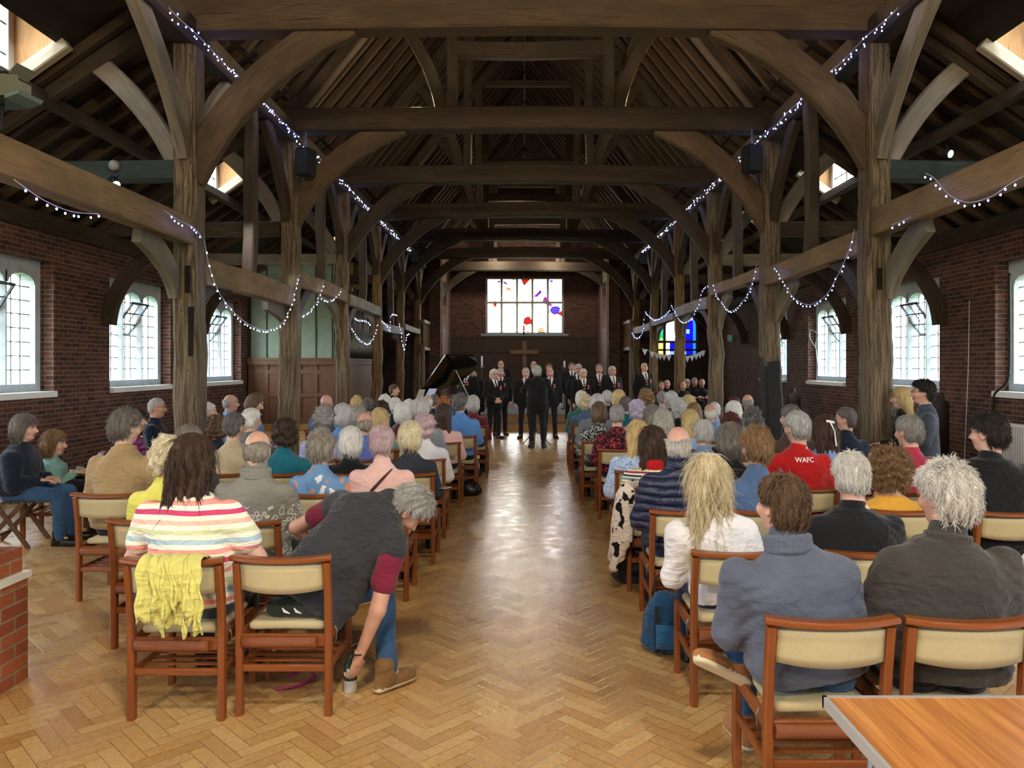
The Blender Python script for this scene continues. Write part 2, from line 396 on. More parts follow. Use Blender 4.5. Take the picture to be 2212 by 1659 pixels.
# ---- windows
def lights_frame(mb, W, H, n, arch=True, sh=.17, t0=0, t1=.2, mull=.085, jamb=.13, bot=.12, top=.22, transom=None):
    """stone frame in local (x = along the wall, z up), extruded between t0 and t1"""
    lw = (W-2*jamb-(n-1)*mull)/n; op = []
    mb.prism([(0, 0), (W, 0), (W, bot), (0, bot)], t0, t1)
    for k in range(n+1):
        x0 = 0 if k == 0 else jamb+k*lw+(k-1)*mull; x1 = x0+(jamb if k in (0, n) else mull)
        if k in (0, n): mb.prism([(x0, bot), (x1, bot), (x1, H), (x0, H)], t0, t1)
        else:
            # chamfered mullion
            m_ = (x0+x1)/2; hw = (x1-x0)/2; d = t1-t0
            P = [(m_-hw, t0+d*.42), (m_-hw*.35, t0), (m_+hw*.35, t0), (m_+hw, t0+d*.42), (m_+hw, t0+d*.58), (m_+hw*.35, t1), (m_-hw*.35, t1), (m_-hw, t0+d*.58)]
            mb.prism(P, bot, H-top+.0, axis='z')
    zt = H-top
    for k in range(n):
        x0 = jamb+k*(lw+mull); x1 = x0+lw; xa = x0-(0 if k == 0 else mull/2); xb = x1+(0 if k == n-1 else mull/2)
        if arch: poly = [(xa, H), (xa, zt-sh), (x0, zt-sh), (x0+lw*.06, zt-sh*.55), (x0+lw*.2, zt-sh*.2), (x0+lw*.5, zt), (x1-lw*.2, zt-sh*.2), (x1-lw*.06, zt-sh*.55), (x1, zt-sh), (xb, zt-sh), (xb, H)]
        else: poly = [(xa, H), (xa, zt), (xb, zt), (xb, H)]
        mb.prism(poly, t0, t1); op.append((x0, x1))
    if transom:
        for (x0, x1) in op: mb.prism([(x0-.03, transom), (x1+.03, transom), (x1+.03, transom+.1), (x0-.03, transom+.1)], t0+.03, t1-.03)
    return op
def side_window(idx, s, yfar):
    W, H = 2.3, HEAD-SILL; yn = yfar-W
    # local frame: x -> +Y, extrude -> outward from the wall
    M = Matrix(((0, s, 0, s*(GLASSX-.1)), (1, 0, 0, yn), (0, 0, 1, SILL), (0, 0, 0, 1)))
    root = struct(thing('window_%d' % idx, None, None))
    fb = MB(); 
    class P(MB): pass
    ops = lights_frame(fb, W, H, 3)
    fb.v = [tuple(M @ Vector(v)) for v in fb.v]; fb.build('window_frame', STONE, root)
    lead = MB(); pane = MB()
    for k, (x0, x1) in enumerate(ops):
        z0, z1 = .12, H-.2
        pane.box(x0-.01, x1+.01, .10, .104, z0-.01, z1)
        xs = [x0+(x1-x0)*i/3 for i in (1, 2)]
        for x in xs: lead.box(x-.006, x+.006, .092, .112, z0, z1)
        for i in range(1, 8):
            z = z0+(z1-z0)*i/8; lead.box(x0, x1, .09, .114, z-.007, z+.007)
    for b, nm, m in ((lead, 'glazing_bars', LEAD), (pane, 'glass', GLASS)):
        b.v = [tuple(M @ Vector(v)) for v in b.v]; b.build(nm, m, root)
    # pivoting steel casement in the middle light, tilted open
    x0, x1 = ops[1]; xm = (x0+x1)/2; zc = H-.73; R = Matrix.Translation((0, .04, zc)) @ Matrix.Rotation(math.radians(34), 4, 'X')
    fr = MB(); hw, hh, tk = (x1-x0)/2, .36, .034
    for (a, b_, c, d) in ((-hw, hw, hh-tk, hh), (-hw, hw, -hh, -hh+tk), (-hw, -hw+tk, -hh, hh), (hw-tk, hw, -hh, hh)):
        fr.box(xm+a, xm+b_, -.018, .018, c, d)
    fr.box(xm-.006, xm+.006, -.008, .008, -hh, hh)
    for z in (-.12, .12): fr.box(xm-hw, xm+hw, -.008, .008, z-.006, z+.006)
    fr.v = [tuple(M @ (R @ Vector(v))) for v in fr.v]; fr.build('casement', STEEL, root)
    gp = MB().box(xm-hw+tk, xm+hw-tk, -.002, .002, -hh+tk, hh-tk); gp.v = [tuple(M @ (R @ Vector(v))) for v in gp.v]; gp.build('casement_pane', GLASS, root)
    sb = MB().box(min(s*(WALL-.06), s*(GLASSX+.1)), max(s*(WALL-.06), s*(GLASSX+.1)), yn-.02, yfar+.02, SILL-.09, SILL-.0)
    sb.build('window_sill', SILLM, root)
for s in (-1, 1):
    mb = MB(); xa, xb = sorted((s*WALL, s*(WALL+.42)))
    ys = [Y0]
    for f in WFAR[:7 if s < 0 else 8]: ys += [f-2.35, f+.02]
    ys.append(Y1)
    mb.box(xa, xb, Y0, Y1, -.1, SILL-.09); mb.box(xa, xb, Y0, Y1, HEAD, 4.05)
    for i in range(0, len(ys), 2): mb.box(xa, xb, ys[i], ys[i+1], SILL-.09, HEAD)
    struct(mb.build('wall_'+hand(s), BRICK))
    # oak lintel / wall plate along the wall head
    struct(MB().sweep([(s*(WALL+.08), Y0, 3.93), (s*(WALL+.08), Y1, 3.93)], .36, .28).build('trim_%d' % (1 if s < 0 else 2), OAKD))
k = 1
for s in (-1, 1):
    for f in WFAR[2:7 if s < 0 else 8]:
        side_window(k, s, f); k += 1
struct(MB().box(-8, 8, Y0-.4, Y0, -.1, 12).build('wall_back', BRICK))
# ---- east end
EY = 35.8
mb = MB(); wx0, wx1, wz0, wz1 = -1.82, 1.84, 3.16, 5.78
for (x0, x1, z0, z1) in ((-4.6, wx0, -.1, 11.6), (wx1, 4.6, -.1, 11.6), (wx0, wx1, -.1, wz0), (wx0, wx1, wz1, 11.6)): mb.box(x0, x1, EY, EY+.4, z0, z1)
for s in (-1, 1):
    a, b = sorted((s*3.42, s*3.9)); mb.box(a, b, 33.9, EY, -.1, 8); mb.box(a, b, Y1, 33.9, -.1, 3.3); mb.box(a, b, Y1, 33.9, 5.3, 8); mb.box(a, b, Y1, 32.3, 3.3, 5.3)
    a, b = sorted((s*4.35, s*3.42)); mb.box(a, b, Y1+.3, Y1+.6, -.1, 8)
struct(mb.build('wall_east', BRICK))
mb = MB(); ax0, ax1, az0, az1 = 5.05, 7.1, 2.1, 3.72
mb.box(-7.9, -4.3, Y1, Y1+.3, -.1, 7)
for (x0, x1, z0, z1) in ((4.3, ax0, -.1, 7), (ax1, 7.9, -.1, 7), (ax0, ax1, -.1, az0), (ax0, ax1, az1, 7)): mb.box(x0, x1, Y1, Y1+.3, z0, z1)
struct(mb.build('wall_aisle_end', BRICK))
# east window, five lights in two tiers
root = struct(thing('window_20', None, None)); fb = MB()
W, H = wx1-wx0, wz1-wz0; ops = lights_frame(fb, W, H, 5, arch=False, mull=.13, jamb=.1, bot=.08, top=.06, transom=1.42, t0=0, t1=.22)
fb.v = [(v[0]+wx0, v[1]+EY+.06, v[2]+wz0) for v in fb.v]; fb.build('window_frame', m_plain('east_stone', '#8f8c86', .8, var=.1), root)
def stained(name, kind):
    m = bpy.data.materials.new(name); m.use_nodes = True; t = NT.__new__(NT); t.m = m; t.t = m.node_tree; t.t.nodes.clear()
    o = t.n('OutputMaterial'); tr = t.n('BsdfTransparent')
    v = t.coord('Object')
    vor = t.n('TexVoronoi'); vor.inputs['Scale'].default_value = 2.6; t.l(v, vor.inputs['Vector'])
    if kind == 'east':
        cell = t.n('TexVoronoi'); cell.inputs['Scale'].default_value = 3.2
        wv = t.mix(.25, v, t.noise(v, 3, 3, out='Color'), 'ADD'); t.l(wv, cell.inputs['Vector'])
        sp = t.n('SeparateColor'); t.l(cell.outputs['Color'], sp.inputs[0])
        mask = t.ramp(sp.outputs[0], [(.955, (0, 0, 0)), (.957, (1, 1, 1))]) 
        hue = t.ramp(sp.outputs[1], [(0, (.22, .04, .04)), (.3, (.18, .05, .16)), (.5, (.1, .07, .2)), (.75, (.26, .2, .15)), (1, (.22, .05, .05))], 'CONSTANT')
        tint = t.ramp(t.noise(v, .9, 2), [(.35, (1, .93, .75)), (.5, (1, 1, 1)), (.65, (.92, .9, 1))])
        col = t.mix(mask, tint, hue)
    t.l(col, tr.inputs[0]); t.l(tr.outputs[0], o.inputs[0]); return m
mb = MB(); ld = MB()
for (x0, x1) in ops:
    mb.box(wx0+x0-.02, wx0+x1+.02, EY+.16, EY+.165, wz0+.06, wz1-.04)
    for z in np.linspace(wz0+.1, wz1-.1, 9): ld.box(wx0+x0, wx0+x1, EY+.150, EY+.158, z-.006, z+.006)
    ld.box(wx0+(x0+x1)/2-.005, wx0+(x0+x1)/2+.005, EY+.150, EY+.158, wz0, wz1)
mb.build('stained_glass', stained('east_glass', 'east'), root)
def tri_glass(name, col): return m_glass(name, (*col, 1), .03)
RED = tri_glass('ruby_glass', (.22, .04, .03)); PUR = tri_glass('violet_glass', (.13, .04, .2)); ORG = tri_glass('amber_glass', (.26, .18, .14))
for (poly, m) in (([(1125, 603), (1146, 603), (1132, 618)], RED), ([(1152, 640), (1160, 634), (1168, 625), (1170, 632), (1160, 642)], PUR), ([(1092, 620), (1104, 622), (1106, 628), (1094, 628)], ORG),
                  ([(1086, 606), (1094, 610), (1097, 617), (1088, 612)], PUR), ([(1152, 662), (1158, 668), (1161, 673), (1154, 667)], RED), ([(1186, 605), (1197, 606), (1191, 611)], PUR), ([(1072, 607), (1082, 606), (1078, 612)], RED)):
    pts = [at(x, y, EY+.14) for x, y in poly]; MB().prism([(p.x, p.z) for p in pts], EY+.138, EY+.146).build('coloured_glass', m, root)
ld.build('glazing_bars', LEAD, root)
MB().box(wx0-.2, wx1+.2, EY-.12, EY+.06, wz0-.1, wz0).build('window_sill', m_plain('east_sill', '#7f95a5', .5), root)
# aisle end window: green / yellow / blue quarries in three arched lights over a transom
root = struct(thing('window_21', None, None)); fb = MB()
W, H = ax1-ax0, az1-az0; ops = lights_frame(fb, W, H, 3, jamb=.07, mull=.12, bot=.05, top=.06, sh=.3, transom=.52, t0=0, t1=.18)
fb.v = [(v[0]+ax0, v[1]+Y1+.05, v[2]+az0) for v in fb.v]; fb.build('window_frame', m_plain('brown_stone', '#6d5644', .8, var=.1), root)
PAL = [[(.05, .21, .12), (.12, .25, .13), (.19, .26, .14), (.06, .22, .19)], [(1, .98, .85), (1, .93, .6)], [(.03, .02, .24), (.02, .03, .25), (.05, .15, .26), (.17, .22, .27)]]
rnd = random.Random(5); cells = {}
for k, (x0, x1) in enumerate(ops):
    nx, nz = 4, 9
    for i in range(nx):
        for j in range(nz):
            z = j/nz*H; pal = PAL[k]
            if k == 0: c = pal[3] if i == 3 and j > 4 else (.30, .28, .15) if (j < 3 and i > 1) else rnd.choice(pal[:3])
            elif k == 1: c = (1, .97, .85) if j > 2 or (i == 0) else PAL[2][rnd.choice([0, 1, 1, 3])]
            else: c = pal[2] if (i == 3) else pal[3] if rnd.random() < .14 else pal[rnd.randrange(2)]
            cells.setdefault(c, MB()).box(ax0+x0+(x1-x0)*i/nx, ax0+x0+(x1-x0)*(i+1)/nx, Y1+.12, Y1+.125, az0+z, az0+z+H/nz)
for i, (c, b) in enumerate(cells.items()): b.build('coloured_glass', tri_glass('quarry_%d' % i, c), root)
# dark panelling at the east end and the aisle end
def panelling(name, x0, x1, y, z1, step=.5, rows=(0, .9, 1.6, 2.3)):
    mb = MB().box(x0, x1, y, y+.04, 0, z1)
    n = int((x1-x0)/step); 
    for i in range(n+1): x = x0+(x1-x0)*i/n; mb.box(x-.035, x+.035, y-.03, y, 0, z1)
    for z in list(rows)+[z1-.08]: mb.box(x0, x1, y-.031, y, z, z+.07)
    return struct(mb.build(name, PANEL))
panelling('trim_3', -3.42, 3.42, EY-.1, 3.04)
panelling('trim_4', 4.3, 7.38, Y1-.06, 2.05); panelling('trim_5', -7.38, -4.3, Y1-.06, 2.6)
struct(MB().box(-7.3, 7.3, 20.3, EY, -.1, .18).box(-3.9, 3.9, 20.9, EY, .18, .375).build('floor_platform', STAGEW))
struct(MB().box(-7.3, 7.3, 20.34, EY, .18, .19).box(-3.9, 3.9, 20.94, EY, .375, .385).build('floor_carpet', m_fabric('platform_carpet', '#33261e')))  # added dark sheet: the dark reflection on the platform top put in as colour
# ---- roofs
XC = .095; PX = 4.23; DK = [9.35, 13.4, 17.35, 21.4, 25.5, 29.6, 33.7]
RZ, AZ, EZ = 11.45, 6.42, 4.02
def aisz(x): return EZ+(WALL+.15-abs(x))*(AZ-EZ)/(WALL+.15-4.1)
DORMS = [(8.0, 9.15), (13.75, 15.25), (17.7, 19.2), (21.9, 23.3)]; DX0, DX1, DTOP = 5.5, 6.1, 6.12
mb = MB()
for s in (-1, 1):
    def sheet(x0, z0, x1, z1, y0, y1, th=.05):
        P = [(s*x0, z0), (s*x1, z1), (s*x1, z1+th), (s*x0, z0+th)]
        b = len(mb.v); L = math.dist((x0, z0), (x1, z1))
        for y in (y0, y1):
            for (x, z) in P: mb.v.append((x, y, z))
        for f in ((0, 1, 5, 4), (1, 2, 6, 5), (2, 3, 7, 6), (3, 0, 4, 7), (0, 3, 2, 1), (4, 5, 6, 7)):
            mb.quad([b+i for i in (f if s < 0 else f[::-1])], [(0, y0), (L, y0), (L, y1), (0, y1)] if f in ((0, 1, 5, 4), (2, 3, 7, 6)) else [(0, 0), (.1, 0), (.1, .1), (0, .1)])
    sheet(4.2, AZ+.12, 0, RZ+.12, Y0, EY+.3)
    yy = Y0
    for (a, b) in DORMS+[(Y1, Y1)]:
        sheet(WALL+.5, aisz(WALL+.5)+.08, 4.1, aisz(4.1)+.08, yy, a)
        if a < Y1: sheet(WALL+.5, aisz(WALL+.5)+.08, DX1, aisz(DX1)+.08, a, b); sheet(DX0, aisz(DX0)+.08, 4.1, aisz(4.1)+.08, a, b)
        yy = b
struct(mb.build('ceiling', BOARD))
# dormers: boarded cheeks, flat top, small leaded window
for i, (a, b) in enumerate(DORMS):
    for s in (-1, 1):
        root = struct(thing('window_%d' % (30+i*2+(s > 0)), None, None)); bd = MB()
        MB().sweep([(s*(DX0-.1), b-.05, aisz(DX0)+.1), (s*(DX1+.1), b-.05, aisz(DX1)-.05)], .12, .16, side=(0, 1, 0)).build('trimmer', m_timber('pale_trimmer', '#a39a88', contrast=.3), root)
        for (y, t_) in ((a, -.03), (b, .03)):
            P = [(s*DX0, aisz(DX0)+.05), (s*DX0, DTOP), (s*DX1, DTOP), (s*DX1, aisz(DX1)+.05)]
            if s > 0: P = P[::-1]
            bd.prism(P, min(y, y+t_), max(y, y+t_))
        bd.box(min(s*DX0, s*(DX1+.1)), max(s*DX0, s*(DX1+.1)), a-.03, b+.03, DTOP, DTOP+.04); bd.build('boarded_cheek', DORM, root)
        fr = MB(); x = s*DX1; z0, z1 = aisz(DX1)+.0, DTOP
        for (y_, w_) in ((a, .1), ((a+b)/2-.03, .06), (b-.1, .1)): fr.box(x-.04, x+.04, y_, y_+w_, z0, z1)
        fr.box(x-.04, x+.04, a, b, z0, z0+.12); fr.box(x-.04, x+.04, a, b, z1-.1, z1); fr.build('window_frame', m_plain('frame_paint', '#a8a59c', .6), root)
        gb = MB()
        for t_ in (.33, .66): gb.box(x-.008, x+.008, a, b, z0+(z1-z0)*t_-.008, z0+(z1-z0)*t_+.008)
        for y_ in np.linspace(a+.1, b-.1, 5)[1:-1]: gb.box(x-.008, x+.008, y_-.006, y_+.006, z0, z1)
        gb.build('glazing_bars', LEAD, root); MB().box(x-.003, x+.003, a, b, z0, z1).build('glass', GLASS, root)
# rafters
def rafter(name, p, q, w_, d_, m, seed): return struct(MB().sweep(wob(line(p, q, 4), .012, seed), w_, d_, side=(0, 1, 0), seed=seed, cham=.05).build(name, m))
n = 0; y = 6.2
while y < 34.8:
    for s in (-1, 1):
        n += 1; rafter('rafter', (s*4.15, y, AZ-.03), (s*.04, y, RZ-.02), .11, .13, RAFT, n)
        if y < 31 and not any(a-.1 < y < b+.1 for a, b in DORMS): rafter('aisle_rafter', (s*(WALL+.1), y, aisz(WALL+.1)), (s*4.2, y, aisz(4.2)), .10, .12, RAFT, n+500)
    y += .52
for s in (-1, 1):
    struct(MB().sweep([(s*2.3, 5, 8.52), (s*2.3, 35.7, 8.52)], .18, .2, cham=.1).build('purlin', OAKD))
    struct(MB().sweep([(s*5.9, Y0, aisz(5.9)-.16), (s*5.9, Y1, aisz(5.9)-.16)], .14, .16).build('purlin', OAKD))
struct(MB().box(-.03, .03, 5, 35.7, RZ-.12, RZ+.1).build('ridge_board', OAKD))
# ---- the oak frame
GR = 'timbers of the oak frame'
for s in (-1, 1):
    tag(MB().sweep(wob(line((XC+s*(PX-.02), Y0, 5.79), (XC+s*(PX-.02), 35.7, 5.79), 24), .02, s+5), .3, .33, jitter=.004).build('arcade_plate', OAKD),
        'long dark oak plate running above the %s row of posts, with fairy lights under it' % hand(s), 'beam')
PMAT = {(-1, 0): OAK, (1, 0): OAK, (-1, 1): OAK}
for ki, D in enumerate(DK):
    yc = D+.165
    for s in (-1, 1):
        X = XC+s*PX; h = hand(s); o = ORD[ki]
        if ki < 6:
            path = wob(line((X, yc, 0), (X, yc, 5.66), 70), .02 if ki else .012, ki*7+s, (1, 1, 0)); rj = random.Random(ki*5+s)
            for _ in range(7):
                zc, aw, sg, dx = rj.uniform(.3, 4), rj.uniform(.008, .022)*(1 if ki else .6), rj.uniform(.1, .35), rj.choice((-1, 1))
                for p_ in path: p_.x += dx*aw*math.exp(-((p_.z-zc)/sg)**2)
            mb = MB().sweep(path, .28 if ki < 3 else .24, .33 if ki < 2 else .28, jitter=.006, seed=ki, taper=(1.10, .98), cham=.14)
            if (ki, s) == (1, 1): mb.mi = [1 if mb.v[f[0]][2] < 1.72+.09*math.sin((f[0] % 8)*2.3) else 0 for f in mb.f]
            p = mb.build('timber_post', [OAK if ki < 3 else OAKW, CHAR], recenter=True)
            tag(p, '%s oak post of the %s row, a single thick rough upright timber' % (o, h), 'post', 'oak posts, '+h+' row')
            if ki == 0:   # near-black blocks paint the shade of open mortises on the nearest post
                mt = m_plain('mortise_dark', '#17100a', .95); c = Vector(p.location)
                for (dx, z0, z1) in ([(.05, 2.62, 2.95), (.09, 1.85, 2.45)] if s < 0 else [(-.02, 2.66, 2.92)]):
                    MB().box(dx-.03-c.x+X, dx+.03-c.x+X, D-.012-c.y, D+.03-c.y, z0, z1).build('mortise', mt, p)
        # arch brace from post up to tie
        j = (math.sin(ki*2.1+s))*.12
        pts = bez((XC+s*4.22, yc, 4.14+j), (XC+s*3.62, yc, 5.38+j*.4), (XC+s*2.25, yc, 5.98), 14)
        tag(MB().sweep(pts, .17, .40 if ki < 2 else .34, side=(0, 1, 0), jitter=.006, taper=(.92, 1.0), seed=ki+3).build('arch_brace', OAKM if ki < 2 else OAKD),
            'curved oak brace rising from the %s %s post to the tie beam' % (o, h), 'brace', 'arch braces, '+h+' side')
        # braces along the arcade, at the head of each post
        if ki < 6:
            for dr, word in ((-1, 'towards the back of the hall'), (1, 'towards the choir')):
                pts = bez((X, yc+dr*.1, 4.3), (X, yc+dr*.55, 5.1), (X, yc+dr*1.35, 5.68), 9)
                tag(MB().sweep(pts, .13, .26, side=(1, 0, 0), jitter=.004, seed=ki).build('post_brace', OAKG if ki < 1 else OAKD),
                    'slanted timber at head of %s %s post leaning %s' % (o, h, word), 'brace', 'head braces of the '+h+' posts')
            pts = bez((XC+s*4.36, yc-.02, 4.22), (XC+s*4.72, yc, 4.95), (XC+s*5.35, yc, aisz(5.35)-.1), 12)
            tag(MB().sweep(pts, .11, .25, side=(0, 1, 0), jitter=.003, cham=.2).build('aisle_brace', OAKG),
                'pale curved timber leaning out from the %s %s post under aisle roof' % (o, h), 'brace', 'aisle braces, '+h+' side')
            tag(MB().sweep(wob(line((XC+s*4.36, yc, 4.13), (s*(WALL+.05), yc, 4.13), 10), .012, ki+s), .2, .25, side=(0, 1, 0), jitter=.004).build('aisle_tie', BLUEB if ki == 0 else OAKG if ki == 2 else OAKD),
                'horizontal timber across the %s aisle beside the %s post' % (h, o), 'beam', 'aisle cross beams, '+h+' side')
            if ki:
                pts = bez((s*(WALL-.08), yc, 2.45), (s*(WALL-.15), yc, 3.5), (s*5.9, yc, 4.02), 12)
                tag(MB().sweep(pts, .14, .24, side=(0, 1, 0), jitter=.004, seed=ki).build('wall_brace', OAKD),
                    'curved dark bracket on the %s brick wall level with the %s post' % (h, o), 'brace', 'wall brackets, '+h+' side')
            tag(MB().sweep([(s*(WALL+.1), yc, EZ+.02), (XC+s*4.3, yc, AZ-.25)], .16, .2, side=(0, 1, 0)).build('aisle_principal', OAKD),
                'sloping roof timber over the %s aisle at the %s post' % (h, o), 'beam', 'aisle roof timbers, '+h+' side')
    if ki < 7:
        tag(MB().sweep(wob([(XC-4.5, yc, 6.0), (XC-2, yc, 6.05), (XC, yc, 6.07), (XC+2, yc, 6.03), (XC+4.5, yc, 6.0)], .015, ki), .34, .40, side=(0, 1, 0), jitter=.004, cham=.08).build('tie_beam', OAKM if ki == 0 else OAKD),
            '%s massive tie beam spanning the nave overhead' % (o if ki else 'nearest'), 'beam', 'tie beams across the nave')
        for s in (-1, 1):
            h = hand(s)
            tag(MB().sweep(wob(line((XC+s*1.38, yc, 6.2), (XC+s*1.38, yc, 9.5), 8), .012, ki*3+s), .2, .2, jitter=.004).build('queen_post', OAKD), 'upright queen post on %s half of the %s tie beam' % (h, o), 'post', 'queen posts, '+h)
            tag(MB().sweep(bez((XC+s*1.55, yc, 6.2), (XC+s*1.72, yc, 7.2), (XC+s*2.55, yc, 8.1), 10), .12, .22, side=(0, 1, 0), jitter=.003).build('queen_brace', OAKD), 'curved strut outside the %s queen post of %s truss' % (h, o), 'brace', 'queen struts, '+h)
            tag(MB().sweep([(XC+s*4.1, yc, AZ-.25), (XC+s*.1, yc, RZ-.3)], .2, .24, side=(0, 1, 0)).build('principal_rafter', OAKD), 'heavy %s roof principal of the %s truss' % (h, o), 'beam', 'roof principals, '+h)
        tag(MB().sweep(wob(line((XC-1.4, yc, 7.28), (XC+1.4, yc, 7.28), 6), .02, ki), .2, .28, side=(0, 1, 0)).build('collar_beam', OAKD), 'short collar between the queen posts of the %s truss' % o, 'beam', 'collar beams')
        tag(MB().sweep([(XC-1.2, yc+.0, 9.6), (XC+1.2, yc, 9.6)], .14, .18, side=(0, 1, 0)).build('upper_collar', OAKD), 'high collar near the ridge of the %s truss' % o, 'beam', 'high collars')
# rails between posts, studs, under-rail braces
RAIL = {-1: [(3.2, 3.52), (2.76, 3.1), (3.14, 3.42), (3.1, 3.36), (2.7, 2.95), (2.9, 3.1)], 1: [(3.3, 3.62), (3.13, 3.43), (3.28, 3.5), (3.05, 3.32), (3.0, 3.2), (2.9, 3.15)]}
for s in (-1, 1):
    for b in range(6):
        ya = (Y0 if b == 0 else DK[b-1]+.33); yb = DK[b]; z0, z1 = RAIL[s][b]; h = hand(s)
        X = XC+s*(PX-(.05 if b else .02)); where = 'before the nearest %s post' % h if b == 0 else 'between %s and %s %s posts' % (ORD[b-1], ORD[b], h)
        tag(MB().sweep(wob(line((X, ya, (z0+z1)/2), (X, yb, (z0+z1)/2), 12), .012, b*3+s, (0, 0, 1)), .2, z1-z0, side=(1, 0, 0), jitter=.005, cham=.08).build('side_rail', RAILM if b < 3 else OAKG),
            'horizontal oak rail running %s' % where, 'beam', 'side rails, '+h+' side')
        if 0 < b < 5:
            ym = (ya+yb)/2
            tag(MB().sweep(wob(line((X+s*.02, ym, z1-.03), (X+s*.02, ym, 5.66), 10), .015, b+s), .17, .2, jitter=.005).build('stud_post', OAKD), 'slim upright stud standing on the rail %s' % where, 'post', 'studs on the '+h+' rails')
        if b < 5:
            tag(MB().sweep(bez((X+s*.13, yb+.06, 2.62), (X+s*.13, yb-.12, 3.0 if b != 1 else 2.7), (X+s*.10, yb-.95, z0+.02), 9), .10, .30, side=(1, 0, 0), jitter=.003).build('rail_brace', OAKG), 'curved brace under the rail on near side of %s %s post' % (ORD[b], h), 'brace', 'rail braces, '+h)
        if 0 < b < 4:
            tag(MB().sweep(bez((X+s*.03, ya-.08, 2.35), (X+s*.03, ya+.25, 2.95), (X+s*.03, ya+1.0, z0+.06), 9), .12, .22, side=(1, 0, 0), jitter=.003).build('rail_brace', OAKD), 'curved brace under the rail on far side of %s %s post' % (ORD[b-1], h), 'brace', 'rail braces, '+h)
